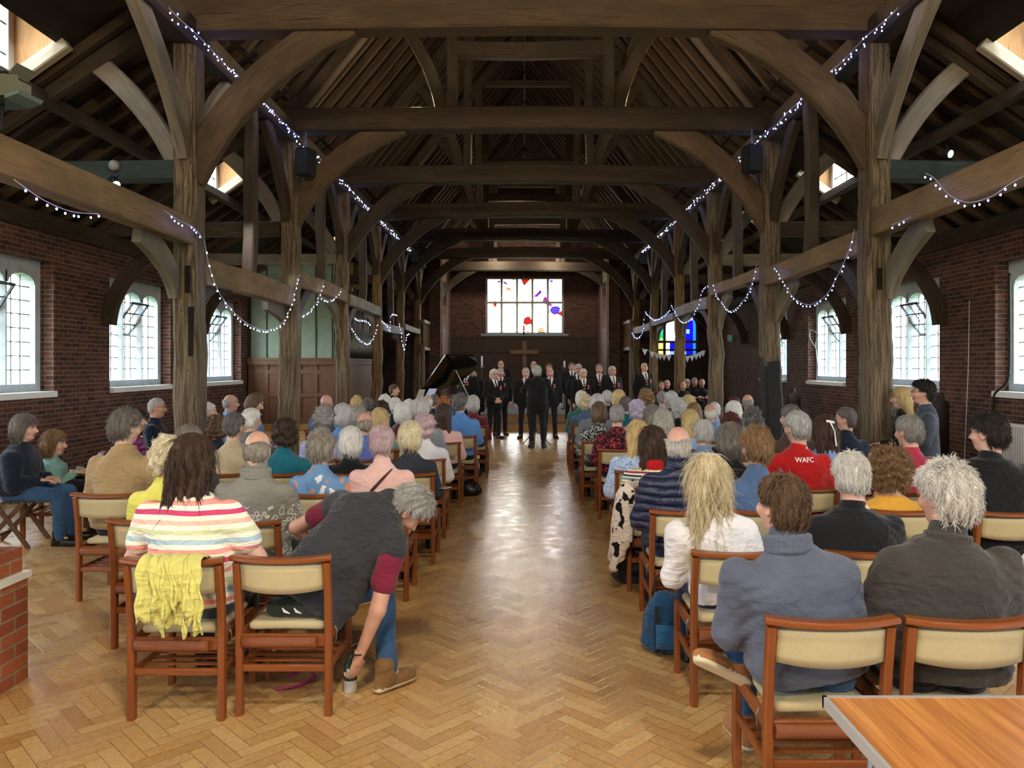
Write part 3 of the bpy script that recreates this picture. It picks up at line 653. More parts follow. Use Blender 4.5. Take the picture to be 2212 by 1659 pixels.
# ================================================================ SOFT SHAPES (people, hair, clothes, bags): smooth-union fields meshed with surface nets
def axis(lo, hi, h, fine=(), hf=None):
    out = [lo]
    while out[-1] < hi:
        p = out[-1]; st = h
        for (a, b) in fine:
            if a <= p < b: st = hf
            elif p < a < p+h: st = max(a-p, hf*.7)
        out.append(p+st)
    return np.array(out, np.float32)
class Field:
    def __init__(s, xs, ys, zs):
        s.ax = (xs, ys, zs); s.F = np.full((len(xs), len(ys), len(zs)), .3, np.float32)
    def sl(s, lo, hi):
        r = []
        for a, l, h in zip(s.ax, lo, hi):
            i0 = max(int(np.searchsorted(a, l))-1, 0); i1 = min(int(np.searchsorted(a, h))+1, len(a))
            if i1-i0 < 1: return None
            r.append(slice(i0, i1))
        return tuple(r)
    def pts(s, S): return np.meshgrid(s.ax[0][S[0]], s.ax[1][S[1]], s.ax[2][S[2]], indexing='ij', sparse=True)
    def put(s, S, d, k, op='u'):
        A = s.F[S]
        if op == 'u':
            if k > 0: h = np.maximum(k-np.abs(A-d), 0)/k; s.F[S] = np.minimum(A, d)-h*h*k*.25
            else: s.F[S] = np.minimum(A, d)
        else:   # subtract
            d = -d
            if k > 0: h = np.maximum(k-np.abs(A-d), 0)/k; s.F[S] = np.maximum(A, d)+h*h*k*.25
            else: s.F[S] = np.maximum(A, d)
    def cap(s, a, b, ra, rb=None, k=.03, op='u', flat=None):
        rb = ra if rb is None else rb; a = np.array(a, np.float32); b = np.array(b, np.float32); m = max(ra, rb)+.08
        S = s.sl(np.minimum(a, b)-m, np.maximum(a, b)+m)
        if S is None: return s
        X, Y, Z = s.pts(S); ab = b-a; L = float(ab @ ab)+1e-9
        t = np.clip(((X-a[0])*ab[0]+(Y-a[1])*ab[1]+(Z-a[2])*ab[2])/L, 0, 1)
        d = np.sqrt((X-a[0]-t*ab[0])**2+(Y-a[1]-t*ab[1])**2+(Z-a[2]-t*ab[2])**2)-(ra+(rb-ra)*t)
        s.put(S, d.astype(np.float32), k, op); return s
    def ell(s, c, r, k=.02, R=None, op='u'):
        c = np.array(c, np.float32); m = max(r)+.06; S = s.sl(c-m, c+m)
        if S is None: return s
        X, Y, Z = s.pts(S); X = X-c[0]; Y = Y-c[1]; Z = Z-c[2]
        if R is not None: X, Y, Z = (R[0][0]*X+R[1][0]*Y+R[2][0]*Z, R[0][1]*X+R[1][1]*Y+R[2][1]*Z, R[0][2]*X+R[1][2]*Y+R[2][2]*Z)
        q = np.sqrt((X/r[0])**2+(Y/r[1])**2+(Z/r[2])**2); g = np.sqrt((X/r[0]**2)**2+(Y/r[1]**2)**2+(Z/r[2]**2)**2)+1e-5
        s.put(S, (q*(q-1)/g).astype(np.float32), k, op); return s
    def trunk(s, o, up, lat, prof, k=.03, p=2.4, grow=0.0, fwd=None, bend=0.0):
        """elliptic trunk: prof rows = (height, half width, half depth, forward offset)"""
        o = np.array(o, np.float32); up = np.array(Vector(up).normalized()); lat = Vector(lat); u = Vector(up); lat = (lat-u*lat.dot(u)).normalized()
        f = u.cross(lat); lat = np.array(lat); f = np.array(f); Hh = prof[-1][0]
        c = o+up*Hh/2; m = Hh*.62+.22+grow; S = s.sl(c-m, c+m)
        if S is None: return s
        X, Y, Z = s.pts(S); X = X-o[0]; Y = Y-o[1]; Z = Z-o[2]
        h = X*up[0]+Y*up[1]+Z*up[2]; l = X*lat[0]+Y*lat[1]+Z*lat[2]; g = X*f[0]+Y*f[1]+Z*f[2]
        P = np.array(prof, np.float32); hc = np.clip(h, P[0, 0], P[-1, 0])
        W = np.interp(hc, P[:, 0], P[:, 1])+grow; D = np.interp(hc, P[:, 0], P[:, 2])+grow; O = np.interp(hc, P[:, 0], P[:, 3])
        q = (np.abs(l/W)**p+np.abs((g-O)/D)**p)**(1/p); d = (q-1)*np.minimum(W, D)
        e = np.maximum(P[0, 0]-h, h-P[-1, 0]); d = np.where(e > 0, np.sqrt(np.maximum(d, 0)**2+e*e)+np.minimum(d, 0)*.2, d)
        s.put(S, d.astype(np.float32), k); return s
    def add(s, fn, S=None):
        S = S or tuple(slice(0, len(a)) for a in s.ax); X, Y, Z = s.pts(S); s.F[S] = s.F[S]+fn(X, Y, Z); return s
    def clip(s, fn, k=0):
        S = tuple(slice(0, len(a)) for a in s.ax); X, Y, Z = s.pts(S); d = fn(X, Y, Z)
        if k > 0: h = np.maximum(k-np.abs(s.F-d), 0)/k; s.F = np.maximum(s.F, d)+h*h*k*.25
        else: s.F = np.maximum(s.F, d)
        return s
    def net(s):
        F = s.F.astype(np.float32); F = F.copy(); F[0] = F[-1] = .3; F[:, 0] = F[:, -1] = .3; F[:, :, 0] = F[:, :, -1] = .3
        I = F < 0; n = np.array(F.shape)
        c = np.zeros(n-1, np.int8)
        for dx in (0, 1):
            for dy in (0, 1):
                for dz in (0, 1): c += I[dx:n[0]-1+dx, dy:n[1]-1+dy, dz:n[2]-1+dz]
        act = np.argwhere((c > 0) & (c < 8))
        if len(act) == 0: return np.zeros((0, 3)), np.zeros((0, 4), int)
        idx = np.full(n-1, -1, np.int32); idx[tuple(act.T)] = np.arange(len(act))
        acc = np.zeros((len(act), 3)); cnt = np.zeros(len(act)); xs, ys, zs = s.ax
        cor = [(a, b, c_) for a in (0, 1) for b in (0, 1) for c_ in (0, 1)]
        for a in cor:
            for d in range(3):
                if a[d]: continue
                b = list(a); b[d] = 1
                pa = act+np.array(a); pb = act+np.array(b); fa = F[tuple(pa.T)]; fb = F[tuple(pb.T)]; m = (fa < 0) != (fb < 0)
                t = np.where(m, fa/np.where(m, fa-fb, 1), 0)
                A = np.stack([xs[pa[:, 0]], ys[pa[:, 1]], zs[pa[:, 2]]], 1); B = np.stack([xs[pb[:, 0]], ys[pb[:, 1]], zs[pb[:, 2]]], 1)
                acc += np.where(m[:, None], A+(B-A)*t[:, None], 0); cnt += m
        V = acc/np.maximum(cnt, 1)[:, None]; Q = []
        for d in range(3):
            e = [0, 0, 0]; e[d] = 1; u, v = (d+1) % 3, (d+2) % 3
            s0 = tuple(slice(0, n[i]-1) if i == d else slice(1, n[i]-1) for i in range(3)); s1 = tuple(slice(1, n[i]) if i == d else slice(1, n[i]-1) for i in range(3))
            ch = np.argwhere(I[s0] != I[s1]); off = np.array([0 if i == d else 1 for i in range(3)]); ch = ch+off
            if len(ch) == 0: continue
            eu = np.zeros(3, int); eu[u] = 1; ev = np.zeros(3, int); ev[v] = 1
            q = np.stack([idx[tuple((ch-eu-ev).T)], idx[tuple((ch-ev).T)], idx[tuple(ch.T)], idx[tuple((ch-eu).T)]], 1)
            flip = ~I[tuple(ch.T)]; q[flip] = q[flip][:, ::-1]; Q.append(q)
        return V, np.concatenate(Q)
def mesh_np(name, V, Q, mats, mi=None, smooth_it=1):
    """V, Q arrays -> mesh; light laplacian smoothing"""
    if smooth_it and len(Q):
        for _ in range(smooth_it):
            A = np.zeros_like(V); c = np.zeros(len(V))
            for a, b in ((0, 1), (1, 2), (2, 3), (3, 0)):
                np.add.at(A, Q[:, a], V[Q[:, b]]); np.add.at(c, Q[:, a], 1); np.add.at(A, Q[:, b], V[Q[:, a]]); np.add.at(c, Q[:, b], 1)
            V = V*.5+.5*A/np.maximum(c, 1)[:, None]
    me = bpy.data.meshes.new(name); me.vertices.add(len(V)); me.vertices.foreach_set('co', V.astype(np.float32).ravel())
    me.loops.add(len(Q)*4); me.loops.foreach_set('vertex_index', Q.astype(np.int32).ravel())
    me.polygons.add(len(Q)); me.polygons.foreach_set('loop_start', np.arange(0, len(Q)*4, 4, dtype=np.int32)); me.polygons.foreach_set('loop_total', np.full(len(Q), 4, np.int32))
    me.polygons.foreach_set('use_smooth', np.ones(len(Q), bool))
    if mi is not None: me.polygons.foreach_set('material_index', mi.astype(np.int32))
    me.update(calc_edges=True)
    for m in (mats if isinstance(mats, (list, tuple)) else [mats]): me.materials.append(m)
    return me
def soft(name, F, mats, parent=None, mi_fn=None, sm=1, loc=None):
    V, Q = F.net()
    if len(Q) == 0: return None
    mi = None
    if mi_fn is not None: mi = mi_fn(V[Q].mean(1))
    o = bpy.data.objects.new(name, mesh_np(name, V, Q, mats, mi, sm))
    if loc is not None: o.location = loc
    link(o, parent); return o
def wavy(X, Y, Z, f, ph):
    return (np.sin(X*f+ph+1.7*np.sin(Z*f*.6+ph*2))*np.sin(Y*f*.9+ph*1.3+Z*f*.5)+np.sin(Z*f*1.1+X*f*.7+ph*.7))*.5
# ================================================================ PEOPLE
def m_skin(name, c):
    if name in MATS: return MATS[name]
    t = NT(name); c = srgb(c); n = t.noise(t.coord('Object'), 14, 4)
    t.base(t.ramp(n, [(.3, (c[0]*.9, c[1]*.82, c[2]*.78, 1)), (.62, c)])).rough(.5, .4)
    t.b.inputs['Subsurface Weight'].default_value = .0
    t.bump(t.noise(t.coord('Object'), 180, 2), .1, .002); MATS[name] = t.m; return t.m
def m_hair(name, c, c2=None, scale=120):
    if name in MATS: return MATS[name]
    t = NT(name); c = srgb(c); c2 = srgb(c2) if c2 else dk(c, 1.35)
    v = t.coord('Object', (1, 1, .16)); w_ = t.mix(.04, v, t.noise(v, 8, 2, out='Color'), 'ADD')
    n = t.noise(w_, scale, 5, .65); b = t.noise(t.coord('Object', (1, 1, .4)), 16, 3)
    col = t.ramp(n, [(.32, dk(c, .5)), (.5, c), (.68, c2)]); col = t.mix(t.ramp(b, [(.3, (0, 0, 0)), (.7, (.6, .6, .6))]), col, c2)
    t.base(col).rough(.5, .35); t.bump(n, .9, .012); MATS[name] = t.m; return t.m
def pat(name, kind, *cs, scale=1, rough=.9):
    """patterned cloth"""
    if name in MATS: return MATS[name]
    t = NT(name); C = [srgb(c) for c in cs]; v = t.coord('Object'); weave = t.noise(v, 300, 2); n = len(C)
    if kind == 'stripes':     # horizontal bands
        sp = t.n('SeparateXYZ'); t.l(v, sp.inputs[0]); wob_ = t.noise(v, 3, 2)
        z = t.math('ADD', sp.outputs[2], t.math('MULTIPLY', wob_, .03)); fr = t.math('FRACT', t.math('MULTIPLY', z, scale))
        col = t.ramp(fr, [(i/n, C[i]) for i in range(n)], 'CONSTANT')
    elif kind in ('floral', 'spots'):
        wv = t.mix(.12, v, t.noise(v, 20*scale, 3, out='Color'), 'ADD')
        vo = t.n('TexVoronoi'); vo.inputs['Scale'].default_value = 24*scale; t.l(wv, vo.inputs['Vector'])
        sp = t.n('SeparateColor'); t.l(vo.outputs['Color'], sp.inputs[0])
        m1 = t.ramp(vo.outputs['Distance'], [(.42 if kind == 'floral' else .25, (1, 1, 1)), (.46 if kind == 'floral' else .28, (0, 0, 0))])
        hue = t.ramp(sp.outputs[0], [(i/max(n-1, 1), C[1+i]) for i in range(n-1)], 'CONSTANT') if n > 2 else C[1]
        col = t.mix(m1, C[0], hue)
    elif kind == 'leaves':
        wv = t.mix(.2, t.coord('Object', (1.4, 1, .8), (0, .6, 0)), t.noise(v, 9, 2, out='Color'), 'ADD')
        vo = t.n('TexVoronoi'); vo.inputs['Scale'].default_value = 13*scale; t.l(wv, vo.inputs['Vector'])
        sp = t.n('SeparateColor'); t.l(vo.outputs['Color'], sp.inputs[0])
        m1 = t.math('MULTIPLY', t.ramp(vo.outputs['Distance'], [(.40, (1, 1, 1)), (.43, (0, 0, 0))]), t.ramp(sp.outputs[1], [(.45, (0, 0, 0)), (.46, (1, 1, 1))]))
        col = t.mix(m1, C[0], t.ramp(sp.outputs[0], [(i/max(n-1, 1), C[1+i]) for i in range(n-1)], 'CONSTANT'))
    elif kind == 'check':
        sp = t.n('SeparateXYZ'); t.l(v, sp.inputs[0])
        a = t.ramp(t.math('FRACT', t.math('MULTIPLY', sp.outputs[0], 26*scale)), [(0, (1, 1, 1)), (.28, (0, 0, 0))], 'CONSTANT')
        b = t.ramp(t.math('FRACT', t.math('MULTIPLY', sp.outputs[2], 26*scale)), [(0, (1, 1, 1)), (.28, (0, 0, 0))], 'CONSTANT')
        col = t.mix(a, C[0], C[1]); col = t.mix(t.math('MULTIPLY', b, .7), col, C[2] if n > 2 else C[1])
    elif kind == 'nordic':    # grey knit with a patterned band
        sp = t.n('SeparateXYZ'); t.l(v, sp.inputs[0]); z = sp.outputs[2]
        vo = t.n('TexVoronoi'); vo.inputs['Scale'].default_value = 28; t.l(v, vo.inputs['Vector'])
        band = t.ramp(z, [(0, (1, 1, 1)), (.86, (1, 1, 1)), (.87, (0, 0, 0))])
        mk = t.math('MULTIPLY', band, t.ramp(vo.outputs['Distance'], [(.30, (0, 0, 0)), (.33, (1, 1, 1)), (.45, (1, 1, 1)), (.48, (0, 0, 0))]))
        col = t.mix(t.noise(v, 90, 2), C[0], dk(C[0], .75)); col = t.mix(mk, col, C[1])
    elif kind == 'cow':
        nn = t.noise(v, 9, 2, .5); col = t.mix(t.ramp(nn, [(.56, (0, 0, 0)), (.58, (1, 1, 1))]), C[0], C[1])
    t.base(col).rough(rough, .15)
    h = t.math('ADD', t.math('ADD', t.noise(t.coord('Object', (1, 1, 2.2)), 7, 4), crease(t)), t.math('MULTIPLY', weave, .12)); t.bump(h, .4, .03); MATS[name] = t.m; return t.m
def quilt(name, c, bands=17):
    if name in MATS: return MATS[name]
    t = NT(name); c = srgb(c); v = t.coord('Object'); sp = t.n('SeparateXYZ'); t.l(v, sp.inputs[0])
    z = t.math('ADD', sp.outputs[2], t.math('MULTIPLY', t.noise(v, 5, 2), .03))
    s_ = t.math('ABSOLUTE', t.math('SINE', t.math('MULTIPLY', z, bands*3.1416))); hh = t.math('POWER', s_, .45)
    t.base(t.ramp(hh, [(.2, dk(c, .7)), (.6, c)])).rough(.42, .45)
    t.bump(t.math('ADD', hh, t.math('MULTIPLY', t.noise(v, 26, 3), .45)), .8, .03); MATS[name] = t.m; return t.m
SK = [m_skin('skin_fair', '#cda792'), m_skin('skin_pink', '#c59a88'), m_skin('skin_tan', '#b08466')]
SK2 = m_plain('lip_tone', '#9a4a42', .5); EYEM = m_plain('eye_dark', '#2c211c', .25); BROW = m_plain('brow', '#6a5a4c', .9)
SHOEB = m_plain('black_shoe', '#15120f', .35); SHOEBR = m_fabric('brown_suede', '#7b5c38'); SOLE = m_plain('shoe_sole', '#c9c0a8', .7)
HAIRC = {'white': ('#d6d3cc', '#f0eee8'), 'silver': ('#a9a8a5', '#cfcecb'), 'grey': ('#7f7c78', '#b0adaa'), 'dgrey': ('#4e4a47', '#7d7976'), 'black': ('#191614', '#3a3330'),
 'dbrown': ('#2e1f17', '#56402f'), 'brown': ('#4b3829', '#80664e'), 'lbrown': ('#7a5b3e', '#a98a62'), 'blond': ('#b99b64', '#e0cb95'), 'pblond': ('#cdbb90', '#efe4c6'),
 'red': ('#8c4a22', '#b97a48'), 'auburn': ('#3c1a17', '#6a3128'), 'lav': ('#b9a6c4', '#dccfe2'), 'pinkh': ('#c9a3ad', '#ded0cf'), 'gbrown': ('#645d56', '#958e86'), 'ash': ('#8d867b', '#c2bbae')}
def hairm(k): return m_hair('hair_'+k, *HAIRC[k])
def rotm(yaw, pitch, roll=0):   # yaw: + turns to the left, pitch: + looks down
    return Matrix.Rotation(yaw, 3, 'Z') @ Matrix.Rotation(-pitch, 3, 'X') @ Matrix.Rotation(roll, 3, 'Y')
def head_prims(F, c, R, full=True, fat=1.0):
    T = lambda p: tuple(Vector(c)+R @ Vector(p)); Rm = [[R[i][j] for j in range(3)] for i in range(3)]
    F.ell(T((0, -.008, .022)), (.076*fat, .096, .098), 0.01, Rm); F.ell(T((0, .018, -.035)), (.062*fat, .072, .075), .03, Rm); F.ell(T((0, .05, -.085)), (.036, .034, .028), .03, Rm)
    F.cap(T((0, .085, .018)), T((0, .112, -.022)), .009, .014, .018); F.ell(T((.013, .1, -.028)), (.009, .009, .008), .01, Rm); F.ell(T((-.013, .1, -.028)), (.009, .009, .008), .01, Rm)
    for s in (-1, 1):
        F.ell(T((s*.078*fat, -.006, -.008)), (.010, .020, .031), .008, Rm); F.ell(T((s*.084*fat, .0, -.006)), (.006, .010, .018), .006, Rm, 'sub')
        if full:
            F.ell(T((s*.031, .091, .018)), (.019, .014, .012), .012, Rm, 'sub'); F.ell(T((s*.031, .076, .017)), (.0125, .0125, .0125), .003, Rm)
            F.cap(T((s*.014, .090, .036)), T((s*.048, .080, .036)), .007, .006, .012); F.ell(T((s*.043, .068, -.022)), (.022, .018, .02), .03, Rm)
    if full:
        F.ell(T((0, .092, -.056)), (.024, .010, .006), .008, Rm); F.ell(T((0, .089, -.067)), (.020, .010, .007), .008, Rm); F.cap(T((-.021, .1, -.0615)), T((.021, .1, -.0615)), .0025, .0025, .004, 'sub')
def head_mi(c, R, skin=0, brows=True):
    Rt = np.array([[R[i][j] for j in range(3)] for i in range(3)])
    def fn(P):
        q = (P-np.array(c)) @ Rt; mi = np.zeros(len(P), int)
        f = q[:, 1] > .06
        mi[f & (np.abs(q[:, 2]+.061) < .012) & (np.abs(q[:, 0]) < .024) & (q[:, 1] > .08)] = 1
        for s in (-1, 1): mi[f & (np.hypot(q[:, 0]-s*.031, (q[:, 2]-.017)*1.3) < .0115)] = 2
        if brows: mi[f & (np.abs(q[:, 2]-.037) < .006) & (np.abs(q[:, 0]) > .012) & (np.abs(q[:, 0]) < .05)] = 3
        return mi
    return fn
def strands(V, Q, crown, style, n, seed, c):
    r = np.random.RandomState(seed+11); C = V[Q].mean(1); e1 = V[Q[:, 1]]-V[Q[:, 0]]; e2 = V[Q[:, 3]]-V[Q[:, 0]]; N = np.cross(e1, e2); N /= np.linalg.norm(N, axis=1, keepdims=True)+1e-9
    ok = (N @ np.array([0, 0, 1.0])) > -.75; idx = np.flatnonzero(ok); idx = idx[r.randint(0, len(idx), n)]
    P = C[idx]+r.uniform(-.004, .004, (n, 3)); N = N[idx]
    D = P-crown; D[:, 2] -= .03 if style in ('long', 'xlong', 'bob') else 0.0; D -= N*(D*N).sum(1, keepdims=True); D /= np.linalg.norm(D, axis=1, keepdims=True)+1e-6
    if style in ('long', 'xlong', 'bob'): D[:, 2] -= 1.2; D -= N*(D*N).sum(1, keepdims=True); D /= np.linalg.norm(D, axis=1, keepdims=True)+1e-6
    cur = {'curly': 1.0, 'wavy': .7, 'thick': .22, 'short': .2, 'crop': .1, 'bald': .15, 'bun': .4}.get(style, .12)
    D += r.normal(0, cur*.8+.06, (n, 3)); D -= N*(D*N).sum(1, keepdims=True)*.9; D /= np.linalg.norm(D, axis=1, keepdims=True)+1e-6
    L = {'crop': .018, 'bald': .022, 'short': .034, 'thick': .036, 'wavy': .045, 'curly': .045, 'bun': .05, 'bob': .07, 'long': .10, 'xlong': .13}[style]*r.uniform(.6, 1.15, n)
    lift = {'crop': .10, 'bald': .10, 'short': .13, 'thick': .07, 'wavy': .26, 'curly': .45, 'bun': .2}.get(style, .05)*r.uniform(.2, 1.5, n)
    B = np.cross(N, D); w = r.uniform(.0012, .0030, n)*(1.3 if style in ('curly', 'wavy') else 1)
    bendv = r.normal(0, cur*.35, n); out = []; K = 4
    for k in range(K):
        t = k/(K-1); p = P+D*(L*t)[:, None]+N*((L*lift*t*(1.5-t))[:, None]-.002)+B*(L*bendv*t*t)[:, None]; p[:, 2] -= L*.10*t*t; p -= N*(np.where(C[idx][:, 2] > c.z-.06, L*L/.17, L*L/1.2)*t*t)[:, None]
        ww = (w*(1-.85*t))[:, None]
        out.append(np.stack([p+B*ww, p-B*ww*.5+N*ww*.8, p-B*ww*.5-N*ww*.8], 1))
    A = np.stack(out, 1).reshape(-1, 3)      # n,K,3,3
    base = (np.arange(n)*K*3)[:, None]; q = []
    for k in range(K-1):
        for j in range(3):
            a = k*3+j; b = k*3+(j+1) % 3; q.append(np.concatenate([base+a, base+b, base+b+3, base+a+3], 1))
    return A, np.concatenate(q)
def hair_mesh(c, R, style, colour, parent, h=.009, fat=1.0, seed=0, nst=0):
    c = Vector(c); Rm = [[R[i][j] for j in range(3)] for i in range(3)]; T = lambda p: tuple(c+R @ Vector(p))
    L = .50 if style == 'xlong' else .36 if style == 'long' else .24
    F = Field(axis(c.x-.2, c.x+.2, h), axis(c.y-.24, c.y+.2, h), axis(c.z-L, c.z+.2, h))
    Rn = np.array(Rm)
    def loc(X, Y, Z):
        X, Y, Z = X-c.x, Y-c.y, Z-c.z
        return (Rn[0, 0]*X+Rn[1, 0]*Y+Rn[2, 0]*Z, Rn[0, 1]*X+Rn[1, 1]*Y+Rn[2, 1]*Z, Rn[0, 2]*X+Rn[1, 2]*Y+Rn[2, 2]*Z)
    rnd = random.Random(seed); ph = rnd.uniform(0, 6); o = {'short': .011, 'crop': .006, 'bald': .007, 'thick': .022, 'wavy': .026, 'curly': .04, 'bob': .024, 'long': .022, 'xlong': .022, 'bun': .016}.get(style, .014)
    F.ell(T((0, -.012, .024)), ((.078+o)*fat, .098+o, .100+o), 0, Rm)
    F.ell(T((0, -.045, -.03)), ((.064+o)*fat, .055+o*.8, .065), .03, Rm)
    if style == 'bob':
        F.ell(T((0, -.030, -.045)), (.104*fat, .098, .105), .03, Rm)
    if style in ('long', 'xlong'):
        F.ell(T((0, -.03, -.03)), (.100*fat, .094, .11), .03, Rm); top = c+Vector((0, -.05, -.05)); ln = .30 if style == 'xlong' else .20
        for q in (-.05, 0, .05): F.cap(tuple(top+Vector((q, -.015, 0))), tuple(top+Vector((q*1.5, -.055, -ln))), .052, .034, .03)
    if style == 'curly': F.ell(T((0, -.03, -.02)), (.125, .115, .12), .03, Rm)
    if style == 'wavy': F.ell(T((0, -.03, -.03)), (.098, .09, .095), .03, Rm)
    if style == 'bun': F.ell(T((rnd.uniform(-.02, .02), -.07, .115)), (.05, .045, .045), .02, Rm)
    amp, fr = {'curly': (.017, 95), 'wavy': (.010, 60), 'thick': (.007, 70), 'bob': (.004, 60), 'long': (.005, 60), 'xlong': (.006, 55), 'short': (.003, 80), 'bun': (.007, 60)}.get(style, (.002, 80))
    def rough(X, Y, Z):
        a, b, z = loc(X, Y, Z); th = np.arctan2(a, -b)
        if style in ('curly', 'wavy'): return (amp*np.sin(a*fr+ph+2*np.sin(z*40+ph))*np.sin(b*fr*1.1+ph+np.sin(a*30))+amp*.7*np.sin(z*fr*1.2+ph+1.5*np.sin(a*45))).astype(np.float32)
        return (amp*np.sin(th*17+ph+1.2*np.sin(z*26+ph))+amp*.7*np.sin(th*31+2*np.sin(z*17)+ph*2)).astype(np.float32)
    F.add(rough)
    def face(X, Y, Z):
        a, b, z = loc(X, Y, Z)
        hl = np.interp(z, [-.3, -.10, -.05, -.02, .03, .07, .10, .2], [-.07, -.05, -.035, -.028, .020, .055, .085, .2] if style not in ('bob', 'long', 'xlong', 'curly') else [.0, .015, .03, .035, .045, .07, .095, .2])
        low = {'short': -.085, 'crop': -.075, 'bald': -.08, 'thick': -.10, 'wavy': -.115, 'bun': -.085, 'bob': -.125, 'curly': -.13}.get(style, -9)
        d = np.maximum(b-hl, low+.018*np.sin(a*50+ph)-z)
        if style not in ('bob', 'long', 'xlong', 'curly'):   # leave the ears out
            d = np.maximum(d, .034-np.sqrt((b+.004)**2+(z+.010)**2+np.maximum(.062-np.abs(a), 0)**2))
        if style == 'bald': d = np.maximum(d, z-.035-np.where(b > .0, -.02, .0)-.01*np.sin(a*40))
        return d.astype(np.float32)
    F.clip(face, .006)
    V, Q = F.net()
    if len(Q) == 0: return None
    V0, Q0 = V, Q
    if nst: 
        SV, SQ = strands(V, Q, np.array(T((0, -.03 if style != 'wavy' else -.01, .13))), style, nst, seed, c); Q0 = np.concatenate([Q0, SQ+len(V0)]); V0 = np.concatenate([V0, SV])
    return link(bpy.data.objects.new('hair', mesh_np('hair', V0, Q0, hairm(colour), None, 0)), parent)
HANDS = {}
def hand_net(pose):
    """right hand, wrist at the origin, fingers along +Y, palm facing -Z, thumb towards -X"""
    if pose in HANDS: return HANDS[pose]
    F = Field(axis(-.09, .07, .0045), axis(-.05, .20, .0045), axis(-.09, .05, .0045))
    F.cap((0, -.04, 0), (0, .01, 0), .027, .025, .01); F.ell((0, .045, -.002), (.040, .050, .015), .018); F.ell((-.022, .03, -.008), (.018, .032, .014), .015)
    curl = {'relaxed': .45, 'grip': 1.05, 'flat': .1, 'fist': 1.5}[pose]
    for i, (x, l, r) in enumerate(((-.030, .072, .0088), (-.010, .080, .0092), (.011, .074, .0088), (.030, .058, .0078))):
        p = Vector((x, .082-abs(x)*.25, 0)); a = curl*.35*(1+.12*i); 
        for sgm, f in enumerate((.44, .32, .26)):
            q = p+Vector((x*.12, math.cos(a), -math.sin(a)))*l*f; F.cap(tuple(p), tuple(q), r*(1-.07*sgm), r*(.94-.07*sgm), .004); p = q; a += curl*.75
    p = Vector((-.030, .018, -.008)); 
    for f, d in ((.042, Vector((-.75, .62, -.25))), (.032, Vector((-.45, .85, -.35))), (.024, Vector((-.2, .9, -.45*curl)))):
        q = p+d.normalized()*f; F.cap(tuple(p), tuple(q), .0115, .0098, .006); p = q
    V, Q = F.net(); HANDS[pose] = (V, Q); return V, Q
def place_hand(wrist, direc, palm, side, pose='relaxed', s=1.0):
    V, Q = hand_net(pose); y = Vector(direc).normalized(); z = -Vector(palm); z = (z-y*z.dot(y)).normalized(); x = y.cross(z)
    V = V.copy(); Q = Q.copy()
    if side < 0: V[:, 0] *= -1; Q = Q[:, ::-1]
    M = np.array([list(x), list(y), list(z)]); return (V*s) @ M+np.array(wrist), Q
PROF = [(0, .165, .125, 0), (.06, .178, .135, 0), (.20, .158, .120, .005), (.33, .158, .116, .01), (.42, .168, .116, .008), (.485, .158, .100, .0), (.53, .122, .084, -.006), (.57, .085, .070, -.006), (.61, .064, .062, .0)]
